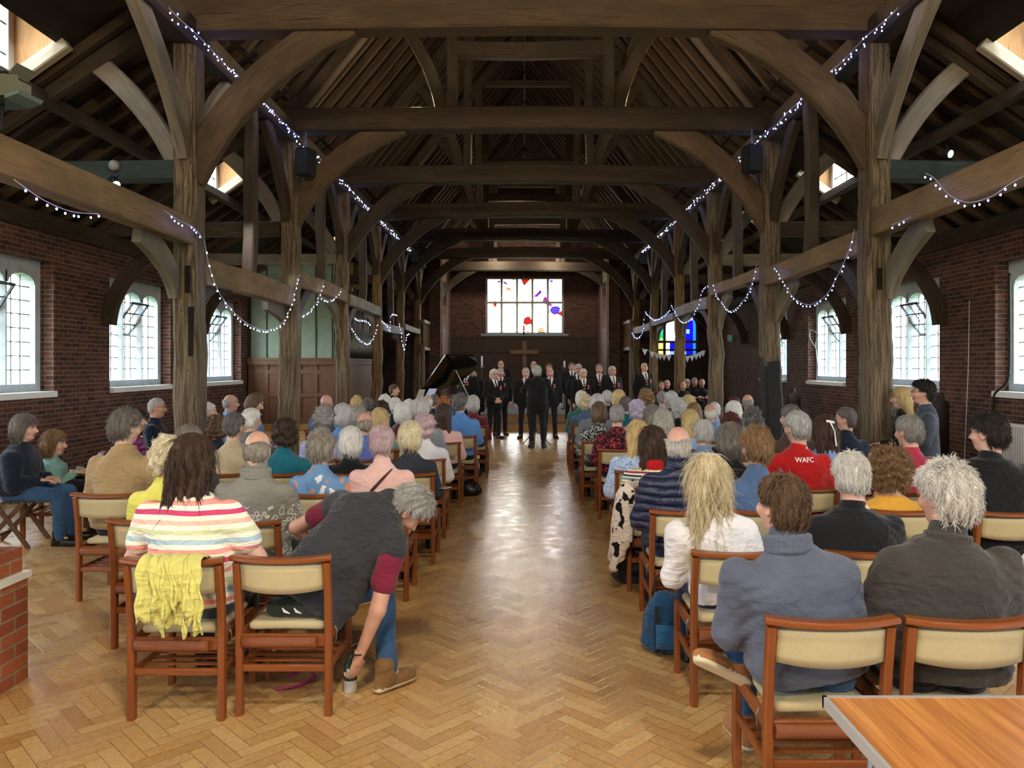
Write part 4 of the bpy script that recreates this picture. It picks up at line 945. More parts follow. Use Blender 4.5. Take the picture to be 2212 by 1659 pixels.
def build_person(root, J, P, near=True):
    """J: joints in root space. P: look. Body (one skin), hair, top, trousers, shoes"""
    h = P.get('h', .017); hf = P.get('hf', .009); fat = P.get('fat', 1.0); skin = SK[P.get('skin', 0)]
    pel, neck, head, R = Vector(J['pelvis']), Vector(J['neck']), Vector(J['head']), J['R']
    up = (neck-pel); tl = up.length; sc_ = tl/.61; lat = Vector(J.get('lat', (1, 0, 0)))
    prof = [(a*sc_, b*fat*P.get('wide', 1), c*fat, d) for a, b, c, d in PROF]
    if 'foot_up' in P:
        n_, y_, z_ = P['foot_up']; y_ = Vector(y_).normalized(); J['toe_'+n_] = Vector(J['an_'+n_])+y_*.12-Vector(z_).normalized()*.05
    allp = [Vector(J[k]) for k in J if k not in ('R', 'lat')]
    lo = Vector([min(p[i] for p in allp) for i in range(3)])-Vector((.22, .24, .10)); hi = Vector([max(p[i] for p in allp) for i in range(3)])+Vector((.22, .24, .18))
    fx = [(head.x-.10, head.x+.10)]; fy = [(head.y-.12, head.y+.135)]; fz = [(head.z-.15, head.z+.14)]
    xs, ys, zs = (axis(lo[i], hi[i], h, f, hf) for i, f in ((0, fx), (1, fy), (2, fz)))
    F = Field(xs, ys, zs)
    F.trunk(pel, up, lat, prof, grow=-.012)
    F.cap(tuple(neck-up.normalized()*.03), tuple(head+R @ Vector((0, -.022, -.04))), .056*min(fat, 1.15), .052*min(fat, 1.2), .03)
    for s, n_ in ((-1, 'l'), (1, 'r')):
        sh, el, wr = J['sh_'+n_], J['el_'+n_], J['wr_'+n_]; hp, kn, an, to = J['hip_'+n_], J['kn_'+n_], J['an_'+n_], J['toe_'+n_]
        F.cap(sh, el, .052*fat, .040*fat, .04); F.cap(el, wr, .040*fat, .026, .015)
        F.cap(hp, kn, .078*fat, .052, .03); F.cap(kn, an, .052, .034, .02); F.cap(an, to, .026, .018, .015)
    head_prims(F, head, R, True, P.get('hfat', 1.0))
    V, Q = F.net(); mi = head_mi(head, R)(V[Q].mean(1)); n0 = len(V); VV, QQ, MM = [V], [Q], [mi]
    for s, n_ in ((-1, 'l'), (1, 'r')):
        if P.get('hands', True):
            hv, hq = place_hand(J['wr_'+n_], J.get('hd_'+n_, Vector(J['wr_'+n_])-Vector(J['el_'+n_])), J.get('pm_'+n_, (0, 0, -1)), s, P.get('hp_'+n_, P.get('hpose', 'relaxed')))
            VV.append(hv); QQ.append(hq+n0); MM.append(np.zeros(len(hq), int)); n0 += len(hv)
    me = mesh_np('body', np.concatenate(VV), np.concatenate(QQ), [skin, SK2, EYEM, BROW], np.concatenate(MM), 0)
    link(bpy.data.objects.new('body', me), root)
    if P.get('hair') and P['hair'][0] != 'none': hair_mesh(head, R, P['hair'][0], P['hair'][1], root, P.get('hh', .009), 1.0, P.get('seed', 0), P.get('nst', 0))
    # ---- top
    ph = P.get('seed', 1)*1.37; hh = P.get('hc', h); g = P.get('loose', .012); fold = P.get('fold', .006)
    F = Field(axis(lo[0], hi[0], hh), axis(lo[1], hi[1], hh), axis(lo[2], min(hi[2], neck.z+.14), hh))
    long_ = P.get('sleeve', 'long'); hem = P.get('hem', 0.0)
    prof2 = list(prof)
    if hem: prof2 = [(-hem, prof[0][1]*1.06, prof[0][2]*1.08, 0)]+prof2
    prof2 = prof2[:-1]+[(prof2[-1][0]-.012, prof2[-1][1]*1.08, prof2[-1][2]*1.06, 0)]
    F.trunk(pel, up, lat, prof2, grow=g, k=.03)
    for n_ in 'lr':
        sh, el, wr = Vector(J['sh_'+n_]), Vector(J['el_'+n_]), Vector(J['wr_'+n_])
        if long_ == 'long': F.cap(sh, el, .052*fat+g, .047*fat+g, .045); F.cap(el, wr-(wr-el)*.04, .050*fat+g, .034+g*.6, .02)
        elif long_ == 'short': F.cap(sh, sh.lerp(el, .58), .056*fat+g, .060*fat+g, .03)
        elif long_ == 'none': F.cap(sh, sh.lerp(el, .12), .055*fat+g, .058*fat+g, .05)
    if P.get('collar', True): F.cap(tuple(neck-up.normalized()*.035), tuple(neck+(head-neck).normalized()*(P.get('collar_h', .0))), .076+g*.4, .066+g*.3, .03)
    if fold:
        def creases(X, Y, Z):
            xx = np.abs(X-float(pel.x)); hgt = Z-float(pel.z)
            w1 = wavy(X, Y, Z, 13, ph); d1 = fold*wavy(X, Y, Z, 19, ph)
            rid = np.abs(np.sin((hgt*1.0+xx*.75)*46+2.2*w1+ph)); rid2 = np.abs(np.sin((hgt-xx*1.3)*39+2.5*w1+ph*2))
            m = np.clip((xx-.05)/.14, .15, 1)*np.clip(1.5-hgt*1.6, .3, 1)
            return (d1*.8+fold*.55*m*(.6-rid**.7)+fold*.30*m*(.6-rid2**.7)).astype(np.float32)
        F.add(creases)
    soft(P.get('topname', 'shirt'), F, P['top'], root)
    # ---- trousers
    lo2 = Vector([min(Vector(J[k])[i] for k in ('hip_l', 'hip_r', 'kn_l', 'kn_r', 'an_l', 'an_r', 'pelvis')) for i in range(3)])-Vector((.17, .19, .06)); hi2 = Vector([max(Vector(J[k])[i] for k in ('hip_l', 'hip_r', 'kn_l', 'kn_r', 'an_l', 'an_r', 'pelvis')) for i in range(3)])+Vector((.17, .17, .14))
    F = Field(*(axis(lo2[i], hi2[i], P.get('ht', .02)) for i in range(3)))
    F.trunk(pel, up, lat, [r for r in prof if r[0] < .15*sc_], grow=.004, k=.03)
    for n_ in 'lr':
        hp, kn, an = Vector(J['hip_'+n_]), Vector(J['kn_'+n_]), Vector(J['an_'+n_])
        F.cap(hp, kn, .088*fat, .064, .03); F.cap(kn, an+(an-kn).normalized()*P.get('hemdrop', .005), .063, .054, .02)
    F.add(lambda X, Y, Z: (.005*wavy(X, Y, Z, 24, ph)).astype(np.float32))
    soft('trousers' if not P.get('skirt') else 'skirt', F, P.get('trouser', TR_DARK), root)
    for n_, s in (('l', -1), ('r', 1)):
        an, to = Vector(J['an_'+n_]), Vector(J['toe_'+n_])
        o = bpy.data.objects.new('shoe', shoe_mesh(P.get('shoe', SHOEB))); d = to-an; 
        o.location = (an.x, an.y, an.z-.085); o.rotation_euler = (0, 0, math.atan2(-d.x, d.y))
        if 'foot_up' in P and n_ == P['foot_up'][0]:
            y_ = Vector(P['foot_up'][1]).normalized(); z_ = Vector(P['foot_up'][2]); z_ = (z_-y_*z_.dot(y_)).normalized(); x_ = y_.cross(z_); Mr = Matrix((x_, y_, z_)).transposed(); o.rotation_euler = Mr.to_euler(); o.location = an-Mr @ Vector((0, 0, .085))
        link(o, root)
SHOES = {}
def shoe_mesh(m):
    if m.name in SHOES: return SHOES[m.name]
    F = Field(axis(-.09, .09, .0085), axis(-.12, .24, .0085), axis(-.02, .17, .0085))
    F.ell((0, .10, .035), (.046, .10, .042), 0).ell((0, -.02, .045), (.038, .065, .05), .03).cap((0, -.015, .06), (0, -.02, .125), .050, .052, .02)
    F.cap((0, -.05, .012), (0, .15, .012), .036, .04, .01); F.clip(lambda X, Y, Z: (-Z+X*0+Y*0).astype(np.float32))
    V, Q = F.net(); mi = (V[Q].mean(1)[:, 2] < .022).astype(int); SHOES[m.name] = mesh_np('shoe', V, Q, [m, SOLE if 'suede' in m.name or 'white' in m.name else BLK], mi, 1); return SHOES[m.name]
TR_DARK = m_fabric('dark_trousers', '#1c1d22'); TR_JEAN = m_fabric('blue_jeans', '#35557d', var=.25); TR_NAVY = m_fabric('navy_trousers', '#222b44'); TR_GREY = m_fabric('grey_trousers', '#3d444a')
def seat_joints(P):
    """seated on a chair whose back is at y=0, seat front at y=.45, facing +Y"""
    zt = P.get('zt', 1.30); seat = P.get('seat', .44); lean = P.get('lean', .0); sl = P.get('slide', 0.0)
    R = rotm(P.get('yaw', 0), P.get('pitch', .08), P.get('roll', 0)); hs = P.get('hs', 1.0)
    top = {'curly': .165, 'wavy': .15, 'thick': .143, 'bob': .146, 'bun': .17, 'bald': .123}.get(P['hair'][0], .138)
    hz = zt-top; pel = Vector((P.get('px', 0), .21, seat+.075)); hx = P.get('hx', 0); hy = .20+lean
    head = Vector((hx, hy+.03, hz)); neck = Vector((hx*.85, hy-.005, hz-.155)); w_ = P.get('shw', .178)*P.get('wide', 1); sz = neck.z-.108; tw = P.get('twist', 0)
    J = dict(pelvis=pel, neck=neck, head=head, R=R)
    for s, n_ in ((-1, 'l'), (1, 'r')):
        J['sh_'+n_] = neck+Vector((s*w_*.97, s*tw, sz-neck.z-.008)); fx = P.get('el', .05); ey = P.get('ely', .04)
        J['el_'+n_] = Vector((neck.x*.6+s*(w_+fx), hy+ey, sz-.25)); J['wr_'+n_] = Vector((s*.10, .45, seat+.20)); J['hd_'+n_] = (-s*.35, .9, -.1); J['pm_'+n_] = (0, 0, -1)
        J['hip_'+n_] = Vector((s*.095, .22, seat+.065)); J['kn_'+n_] = Vector((s*.13, .64, seat+.05)); J['an_'+n_] = Vector((s*.13, .66, .085)); J['toe_'+n_] = Vector((s*.15, .8, .04))
    J.update({k: Vector(v) for k, v in P.get('J', {}).items()}); return J
def stand_joints(P):
    Ht = P.get('ht_m', 1.74); k = Ht/1.74; R = rotm(P.get('yaw', 0), P.get('pitch', .0)); J = dict(pelvis=Vector((0, 0, .90*k)), neck=Vector((0, -.01, 1.48*k)), head=Vector((0, .02, Ht-.135)), R=R)
    for s, n_ in ((-1, 'l'), (1, 'r')):
        J['sh_'+n_] = Vector((s*.185, -.01, 1.405*k)); J['el_'+n_] = Vector((s*.245, -.03, 1.12*k)); J['wr_'+n_] = Vector((s*.25, .05, .87*k)); J['hd_'+n_] = (0, .12, -1); J['pm_'+n_] = (-s, 0, 0)
        if P.get('arms') == 'clasp': J['el_'+n_] = Vector((s*.25, .02, 1.12*k)); J['wr_'+n_] = Vector((s*.055, .20, .98*k)); J['hd_'+n_] = (-s*.8, .35, -.3); J['pm_'+n_] = (0, -1, 0)
        J['hip_'+n_] = Vector((s*.09, 0, .90*k)); J['kn_'+n_] = Vector((s*.11, .02, .48*k)); J['an_'+n_] = Vector((s*.125, -.02, .085)); J['toe_'+n_] = Vector((s*.16, .13, .04))
    J.update({k_: Vector(v) for k_, v in P.get('J', {}).items()}); return J
def roll_collar(root, J, m, r=.075, t=.02, z=.0, h=.0):
    nk = Vector(J['neck']); d = (Vector(J['head'])+J['R'] @ Vector((0, -.02, -.04))-nk).normalized(); c = nk+d*z
    F = Field(*(axis(c[i]-.14, c[i]+.14, .007) for i in range(3))); a = Vector((1, 0, 0)); a = (a-d*a.dot(d)).normalized(); b = d.cross(a); n = 20
    for k in range(n):
        p, q = [c+(a*math.cos(2*math.pi*(k+i)/n)+b*math.sin(2*math.pi*(k+i)/n)*1.05)*r for i in (0, 1)]
        for u in np.linspace(0, h, 3 if h else 1): F.cap(p+d*u-d*0, q+d*u, t, t, .006)
    F.add(lambda X, Y, Z: (.0016*np.sin(np.arctan2(X-c.x, Y-c.y)*48)+0*Z).astype(np.float32)); soft('collar', F, m, root, sm=0)
def glasses(root, J, m):
    R, c = J['R'], Vector(J['head']); T = lambda p: tuple(c+R @ Vector(p)); mb = MB()
    for s in (-1, 1):
        mb.tube([T((s*.034+.021*math.cos(a), .101, .016+.016*math.sin(a))) for a in np.linspace(0, 6.283, 13)], .0016, 5, cap=False)
        mb.tube([T((s*.055, .1, .02)), T((s*.080, .06, .018)), T((s*.083, -.01, .010))], .0016, 5)
    mb.tube([T((-.013, .102, .02)), T((.013, .102, .02))], .0016, 5); mb.build('glasses', m, root)
# ================================================================ CHAIRS
def make_chair(label):
    t = thing('stacking_chair', label, 'chair')
    def rail(name, pts, w, d, m=CHW, side=None): return MB().sweep(pts, w, d, side=side, cham=.18).build(name, m, t)
    for s in (-1, 1):
        rail('leg', [(s*.222, 0, 0), (s*.222, 0, .42), (s*.222, -.012, .60), (s*.222, -.04, .775)], .034, .046, side=(1, 0, 0))
        rail('leg', [(s*.222, .43, 0), (s*.222, .43, .41)], .034, .042, side=(1, 0, 0))
        rail('side_rail', [(s*.222, .02, .385), (s*.222, .42, .395)], .022, .055, side=(1, 0, 0))
        rail('side_stretcher', [(s*.222, .02, .235), (s*.222, .42, .235)], .02, .035, side=(1, 0, 0))
        hk = MB().tube([(s*.243, .045, .43), (s*.25, .05, .40), (s*.246, .055, .37), (s*.243, .05, .345)], .004, 6); hk.build('linking_hook', GREY, t)
    # curved top rail
    pts = []; P = []
    for i in range(13):
        x = -.245+.49*i/12; c = -.062-.0*(x/.245)**2-.030*(1-(x/.245)**2)+.02; pts.append((x, c+.005, .785+.012*(x/.245)**2))
    MB().sweep(pts, .062, .026, side=(0, 1, 0), cham=.25).build('top_rail', CHW, t)
    n = 13; Pf = []
    for j in range(5):
        row = []
        for i in range(n):
            x = -.203+.406*i/(n-1); q = 1-(x/.203)**2; z0 = .635-.018*q; z = z0+(.762-z0)*j/4; row.append((x, -.028-.030*q-.02*(z-.62)/.14+.0, z))
        Pf.append(row)
    MB().grid(Pf, thick=-.028).build('backrest', CUSH, t)
    F = Field(axis(-.24, .24, .012), axis(.0, .5, .012), axis(.38, .48, .008))
    X0 = .195
    F.clip(lambda X, Y, Z: (-1+X*0+Y*0+Z*0).astype(np.float32)) if 0 else None
    S = tuple(slice(0, len(a)) for a in F.ax); X, Y, Z = F.pts(S)
    qx, qy, qz = np.abs(X)-(X0-.02), np.abs(Y-.245)-(.215-.02), np.abs(Z-.428-.006*np.cos(X*7))-(.022-.018)
    F.F = (np.sqrt(np.maximum(qx, 0)**2+np.maximum(qy, 0)**2+np.maximum(qz, 0)**2)+np.minimum(np.maximum(np.maximum(qx, qy), qz), 0)-.018).astype(np.float32)
    soft('seat_cushion', F, CUSH, t)
    MB().sweep([(-.205, .005, .372), (.205, .005, .372)], .028, .062, side=(0, 1, 0), cham=.2).build('rear_seat_rail', CHW, t)
    MB().sweep([(-.205, .425, .385), (.205, .425, .385)], .022, .05, side=(0, 1, 0), cham=.2).build('front_seat_rail', CHW, t)
    bk = MB(); Pb = []
    for j in range(7):
        a = math.pi*(.1+.8*j/6); Pb.append([(x, -.018-.018*math.sin(a), .37+.030*math.cos(a)) for x in np.linspace(-.2, .165, 8)])
    bk.grid(Pb, thick=.006).build('bookrest_roll', CHW, t)
    MB().sweep([(-.205, .0, .235), (.205, .0, .235)], .022, .035, side=(0, 1, 0), cham=.2).build('rear_stretcher', CHW, t)
    for y in (.10, .18, .26, .34): MB().sweep([(-.212, y, .238), (.212, y, .238)], .03, .012, side=(0, 1, 0)).build('shelf_slat', CHW, t)
    return t
chair0 = make_chair('x'); chair_used = [False]
def place_chair(x, y, label, rz=0.0, group='wooden stacking chairs with cream seats'):
    o = chair0 if not chair_used[0] else copy_tree(chair0); chair_used[0] = True
    o.location = (x, y, 0); o.rotation_euler = (0, 0, rz); o['label'] = label; o['category'] = 'chair'; o['group'] = group; return o
# ================================================================ THE AUDIENCE
fab = m_fabric
MGL = m_plain('spectacle_metal', '#3a3634', .3, metal=.6)
TOPS = dict(
 stripe_tee=pat('striped_tee', 'stripes', '#e9e2cf', '#c2476f', '#f0e9d8', '#e59a90', '#f1ead8', '#a9c4cf', '#ece6d2', '#c9d0a6', '#efe8d6', '#e8b8a8', scale=4.1),
 tan=fab('tan_linen', '#a28a63', weave=260), navy=fab('navy_wool', '#1b2436'), yellow=fab('yellow_cotton', '#d9d45f'), beige=fab('beige_jacket', '#b7a88a'),
 nordic=pat('nordic_knit', 'nordic', '#86857c', '#cdc9bc'), teal=fab('teal_jacket', '#1e6678'), bluefl=pat('blue_leaf_print', 'leaves', '#6c93c0', '#efe6da', '#c98f74', '#dfe4ea', '#b98a7a'),
 black=fab('black_cotton', '#17181b'), pink=fab('pink_knit', '#e3b9b2'), tweed=pat('dark_tweed', 'check', '#20242e', '#56565c', '#3c3f48', scale=3), white=fab('white_linen', '#dadade'),
 grey=fab('grey_knit', '#80868c'), maroon=fab('maroon_knit', '#6a2734'), peri=fab('periwinkle_knit', '#5f74b8'), plaid=pat('lilac_plaid', 'check', '#9aa6cf', '#c9b3cf', '#7d88bc', scale=1.2),
 blue=fab('blue_cotton', '#5d8ecb'), lblue=fab('pale_blue_cotton', '#86a9d8'), denim=fab('denim_shirt', '#4c6488', var=.2), slate=fab('slate_knit', '#535a6b', weave=160, bump=.16), dgrey=fab('charcoal_jacket', '#3b3936'),
 puffer=quilt('navy_puffer', '#232a44'), mustard=fab('mustard_cotton', '#d39c38'), red=fab('red_jersey', '#b01c1e'), rasp=fab('raspberry_polo', '#a83248'), 
 kstripe=pat('multistripe_knit', 'stripes', '#e8e0c8', '#8d2f4c', '#dcd3b4', '#b9a94e', '#e9e4d6', '#5d8a86', '#d8d2c4', '#29283f', scale=9), bluesm=pat('small_blue_floral', 'floral', '#cfe0f4', '#3f74c4', '#5b8fdc', scale=2.4),
 blackfl=pat('black_white_floral', 'floral', '#131516', '#d6dccf', '#aebfb4', scale=1.7), redfl=pat('red_black_floral', 'floral', '#241a20', '#b04652', '#7e2c3c', scale=1.4), green=fab('green_scarf', '#2f7a3d'), teal2=fab('green_teal_knit', '#3b6a60'),
 magenta=quilt('magenta_puffer', '#8d2577', 14), sage=fab('sage_top', '#7ba59c'), pinkb=fab('bright_pink', '#d993b8'), purple=fab('purple_top', '#6c57a6'), gblue=fab('grey_blue_shirt', '#7189a6'), ldenim=fab('soft_blue_shirt', '#5c8fd0'),
 ggreen=fab('grey_green_jacket', '#5e6a66'), brown=fab('brown_wool', '#4a3a34'), whitep=None, spot=pat('navy_spot', 'spots', '#181f38', '#dfe3ee', scale=1.8), blazer=fab('grey_blazer', '#3e4652'), lilac=fab('lilac_shirt', '#a7a9c9'))
TWO = {}
# side, head x, head top y, head distance, label, hair, hair colour, top, options
AUD = [
 (420, 940, 4.0, 'woman with long dark brown hair in colourful striped T-shirt, seated in last left row', 'xlong', 'dbrown', 'stripe_tee', dict(wide=1.16, fat=1.12, sleeve='short', near=2, skin=0, hx=-.03, J0=dict(elbows=(.30, .06)), trouser='g', collar=False)),
 (266, 885, 5.9, 'man with grey hair and glasses in a tan linen jacket, seated left of the aisle', 'thick', 'gbrown', 'tan', dict(wide=1.16, fat=1.08, near=2, yaw=-.45, gl=1, el=.06)),
 (358, 940, 4.95, 'woman with short blond hair and pale yellow top, mostly behind striped T-shirt woman', 'wavy', 'pblond', 'yellow', dict(yaw=.1)),
 (405, 918, 5.9, 'grey haired person behind the long dark hair of striped T-shirt woman', 'thick', 'gbrown', 'dgrey', dict()),
 (550, 932, 4.9, 'balding man in a grey patterned knit jumper with thick collar, left block', 'bald', 'ash', 'nordic', dict(wide=1.12, fat=1.12, near=2, collar_h=.06, skin=1, pitch=.2)),
 (692, 930, 5.9, 'woman with short ash hair in a blue dress printed with leaves', 'thick', 'ash', 'bluefl', dict(wide=1.05, near=2, sleeve='short', skin=0)),
 (824, 918, 5.9, 'woman with cropped grey hair in a pink jumper with a dark strap across back', 'short', 'pinkh', 'pink', dict(wide=1.08, near=2, strap=1, skin=0)),
 (888, 908, 6.95, 'woman with a cream bob in dark tweed jacket by the aisle', 'bob', 'pblond', 'tweed', dict(near=1, yaw=-.3)),
 (757, 920, 6.95, 'woman with a white bob and black top', 'bob', 'white', 'black', dict(near=1, yaw=-.1)),
 (615, 902, 6.95, 'woman with short dark brown hair in a teal jacket', 'wavy', 'dbrown', 'teal', dict(near=1, wide=1.12, yaw=.3)),
 (502, 890, 6.95, 'man with thinning dark hair in a beige jacket', 'short', 'dgrey', 'beige', dict(near=1, wide=1.1, yaw=-.3, gl=1)),
 (917, 892, 7.95, 'woman with pink tinted short hair in a white linen shirt', 'wavy', 'pinkh', 'white', dict(near=1, wide=1.08)),
 (787, 890, 7.95, 'balding man in a periwinkle jumper', 'bald', 'ash', 'peri', dict(near=1, skin=1)),
 (701, 875, 7.95, 'person with wavy grey hair in a lilac plaid shirt', 'wavy', 'grey', 'plaid', dict(near=1)),
 (543, 880, 7.95, 'man with white hair and sage grey jacket, right of the beige jacket man', 'short', 'white', 'ggreen', dict(near=1, yaw=-.4)),
 (468, 895, 8.8, 'person with curly brown hair behind beige jacket man', 'curly', 'brown', 'navy', dict()),
 (908, 858, 8.8, 'large man with silver hair in a grey jumper near the aisle', 'thick', 'silver', 'grey', dict(wide=1.12, fat=1.1)),
 (820, 881, 8.8, 'woman with straight pale blond hair behind periwinkle jumper man', 'long', 'blond', 'sage', dict()),
 (739, 870, 8.8, 'woman with a silver bob in a bright blue top', 'bob', 'silver', 'blue', dict()),
 (868, 868, 9.6, 'woman with long white bob in a maroon top', 'bob', 'white', 'maroon', dict()),
 (775, 876, 9.6, 'woman with pale ash hair right of silver bob woman', 'bob', 'ash', 'lblue', dict()),
 (957, 872, 9.6, 'woman with long dark brown hair in a pink top near the aisle', 'long', 'dbrown', 'pink', dict()),
 (994, 848, 10.5, 'man with wavy dark grey hair in a blue shirt, hand raised to face', 'wavy', 'dgrey', 'ldenim', dict(wide=1.15, fat=1.08, yaw=-.5, J=dict(wr_l=(-.10, .32, 1.16), el_l=(-.24, .36, .86), hd_l=(.1, .05, 1)))),
 (822, 864, 10.5, 'person with dark curly brown hair and black top', 'wavy', 'dbrown', 'black', dict()),
 (883, 861, 10.5, 'person with white short hair left of the auburn haired woman', 'short', 'white', 'grey', dict()),
 (958, 855, 11.3, 'woman with wavy auburn hair near the front of left block', 'wavy', 'red', 'navy', dict()),
 (1022, 853, 12.15, 'woman with a silver bob in a maroon cardigan beside the aisle', 'bob', 'silver', 'maroon', dict()),
 (794, 858, 11.3, 'person with dark tied back hair', 'short', 'dgrey', 'grey', dict()),
 (853, 857, 11.3, 'person with short white hair in the middle of the left block', 'short', 'white', 'navy', dict()),
 (923, 853, 12.15, 'person with thinning white hair in the left front rows', 'bald', 'white', 'dgrey', dict(skin=1)),
 (938, 850, 13.0, 'man with cropped dark grey hair in navy in the front row', 'crop', 'dgrey', 'navy', dict(skin=1)),
 (830, 852, 12.15, 'person with a white cap of hair below the young pianist', 'thick', 'white', 'white', dict()),
 (770, 852, 12.15, 'woman with blond hair twisted up in a bun', 'bun', 'blond', 'white', dict()),
 (705, 850, 11.3, 'bald man in a blue jacket in front of the organ panels', 'none', 'white', 'denim', dict(skin=1, wide=1.08, yaw=-.3)),
 # ---- right block
 (1690, 1020, 3.12, 'man with short brown hair in a slate blue jumper, nearest on the right', 'short', 'brown', 'slate', dict(wide=1.16, fat=1.12, near=3, skin=1, yaw=.42, pitch=-.02, collar_h=.045, hx=-.10, px=.0, dx=.10, trouser='j', foldamp=.009, boot=1)),
 (2048, 1000, 3.12, 'old man with white hair in a charcoal jacket, last row on the right', 'thick', 'white', 'dgrey', dict(wide=1.25, fat=1.15, near=3, skin=1, yaw=.35, collar_h=.03, loose=.02, dx=-.05, hx=.05)),
 (1530, 983, 4.15, 'woman with long platinum hair in a white blouse by the aisle', 'xlong', 'pblond', 'white', dict(near=3, wide=1.02, yaw=.05, trouser='n', loose=.018, dx=.10, hx=-.10)),
 (1843, 975, 4.15, 'man with short white hair in a black fleece', 'short', 'white', 'black', dict(near=3, wide=1.16, fat=1.1, skin=1, pitch=.1)),
 (1925, 965, 5.25, 'person with curly brown hair in a mustard top, chin on hand', 'curly', 'lbrown', 'mustard', dict(near=2, wide=1.05, sleeve='short', collar=False, J=dict(wr_l=(-.10, .33, 1.02), el_l=(-.2, .40, .74), hd_l=(.1, .0, 1)))),
 (2140, 893, 5.2, 'dark haired man with glasses in a black jacket beside the right wall', 'thick', 'black', 'black', dict(near=2, wide=1.3, fat=1.15, yaw=.6, gl=1, loose=.02)),
 (1468, 922, 5.25, 'balding white haired man in a navy quilted jacket by the aisle', 'bald', 'white', 'puffer', dict(near=3, wide=1.1, fat=1.08, skin=1, collar_h=.05, trouser='n', loose=.026, yaw=-.05)),
 (1633, 922, 5.25, 'person with short golden brown hair in a denim blue shirt', 'thick', 'lbrown', 'denim', dict(near=2, yaw=.2)),
 (1722, 887, 6.15, 'grey haired man in a red jersey lettered on the back', 'short', 'silver', 'red', dict(near=2, wide=1.12, fat=1.08, yaw=.35, gl=1, skin=1, letters=1)),
 (1968, 895, 6.0, 'man with cropped grey hair and glasses in a raspberry polo', 'short', 'grey', 'rasp', dict(near=2, yaw=.35, gl=1, skin=1, sleeve='short')),
 (1412, 922, 6.15, 'woman with dark hair and a red scarf in a striped multicolour jumper', 'long', 'dbrown', 'kstripe', dict(near=2, loose=.02, scarf='red')),
 (1578, 912, 6.15, 'woman with grey brown bob in a black lace-edged top', 'bob', 'gbrown', 'black', dict(near=2)),
 (1378, 908, 7.1, 'woman with shoulder length blond hair in a blue floral blouse', 'long', 'blond', 'bluesm', dict(near=1, loose=.03, wide=1.05)),
 (1521, 905, 7.1, 'man with silver hair in a grey blue shirt', 'short', 'silver', 'gblue', dict(near=1, wide=1.08)),
 (1708, 872, 7.3, 'man with short dark grey hair beyond the red jersey man', 'short', 'dgrey', 'brown', dict(near=1, skin=1, yaw=.3)),
 (1783, 895, 7.1, 'girl with very long dark hair and a white ribbon bow', 'xlong', 'dbrown', 'lblue', dict(near=1, ribbon=1)),
 (1828, 878, 8.05, 'man with grey hair and glasses in a navy jacket, left of nearest right post', 'short', 'dgrey', 'navy', dict(near=1, yaw=1.0, gl=1, skin=1)),
 (1433, 883, 8.05, 'woman with smooth silver blond hair behind blue floral blouse', 'long', 'ash', 'white', dict()),
 (1492, 885, 8.9, 'woman with golden blond hair and a pale hairband', 'long', 'blond', 'lblue', dict()),
 (1535, 872, 9.8, 'balding man with pink scalp in the middle of right block', 'bald', 'white', 'gblue', dict(skin=1)),
 (1580, 891, 8.05, 'woman with dark red brown hair behind the grey bob woman', 'wavy', 'auburn', 'black', dict()),
 (1627, 878, 8.9, 'person with dark grey wavy hair in a purple top', 'wavy', 'dgrey', 'purple', dict()),
 (1333, 872, 8.9, 'woman with short grey hair in a red and black floral dress by aisle', 'short', 'grey', 'redfl', dict(wide=1.12, fat=1.1)),
 (1377, 862, 9.8, 'woman with lavender tinted curls in a pink top', 'wavy', 'lav', 'pinkb', dict()),
 (1410, 873, 8.9, 'woman with a grey brown bob right of the lavender curls', 'bob', 'gbrown', 'sage', dict()),
 (1465, 858, 9.8, 'woman with silver curls in a black top', 'wavy', 'silver', 'black', dict()),
 (1500, 870, 10.7, 'woman with light brown hair behind hairband woman', 'long', 'lbrown', 'beige', dict()),
 (1545, 868, 11.55, 'person with white hair beyond the pink scalp man', 'short', 'white', 'lblue', dict()),
 (1587, 865, 9.8, 'woman with a white bob in the right block', 'bob', 'white', 'sage', dict()),
 (1617, 852, 11.55, 'bald man with a fringe of grey hair near the dark based post', 'bald', 'grey', 'grey', dict(skin=1)),
 (1294, 867, 9.8, 'woman with brown bob in a black and white floral dress by the aisle', 'bob', 'brown', 'blackfl', dict(wide=1.05)),
 (1351, 855, 10.7, 'person with short dark grey hair beyond the red floral dress', 'short', 'dgrey', 'teal', dict()),
 (1397, 839, 12.4, 'woman with brown hair pinned up and a green scarf', 'curly', 'lbrown', 'green', dict()),
 (1450, 843, 10.7, 'man with white hair in a navy shirt beyond the silver curls', 'short', 'silver', 'navy', dict(yaw=.4, skin=1)),
 (1430, 844, 13.2, 'person with grey hair in a lilac shirt', 'short', 'grey', 'lilac', dict()),
 (1487, 852, 11.55, 'woman with golden hair below the right choir group', 'bob', 'blond', 'brown', dict()),
 (1587, 855, 12.4, 'person with dark red hair in the far right rows', 'short', 'auburn', 'brown', dict()),
 (1290, 850, 10.7, 'woman with long grey hair in a grey and blue jacket by the aisle', 'bob', 'silver', 'grey', dict(wide=1.1)),
 (1265, 850, 12.4, 'person with pale blond hair near the front by the aisle', 'wavy', 'pblond', 'denim', dict()),
 (1256, 843, 13.2, 'woman with white hair in green teal, front of the right block', 'bob', 'white', 'teal2', dict()),
 (1312, 842, 12.4, 'man with grey hair in a dark jacket, second from aisle near the front', 'short', 'silver', 'navy', dict(skin=1)),
 (1337, 842, 11.55, 'woman with long honey blond hair near the front', 'long', 'blond', 'brown', dict()),
]
TRS = {'g': TR_GREY, 'j': TR_JEAN, 'n': TR_NAVY}
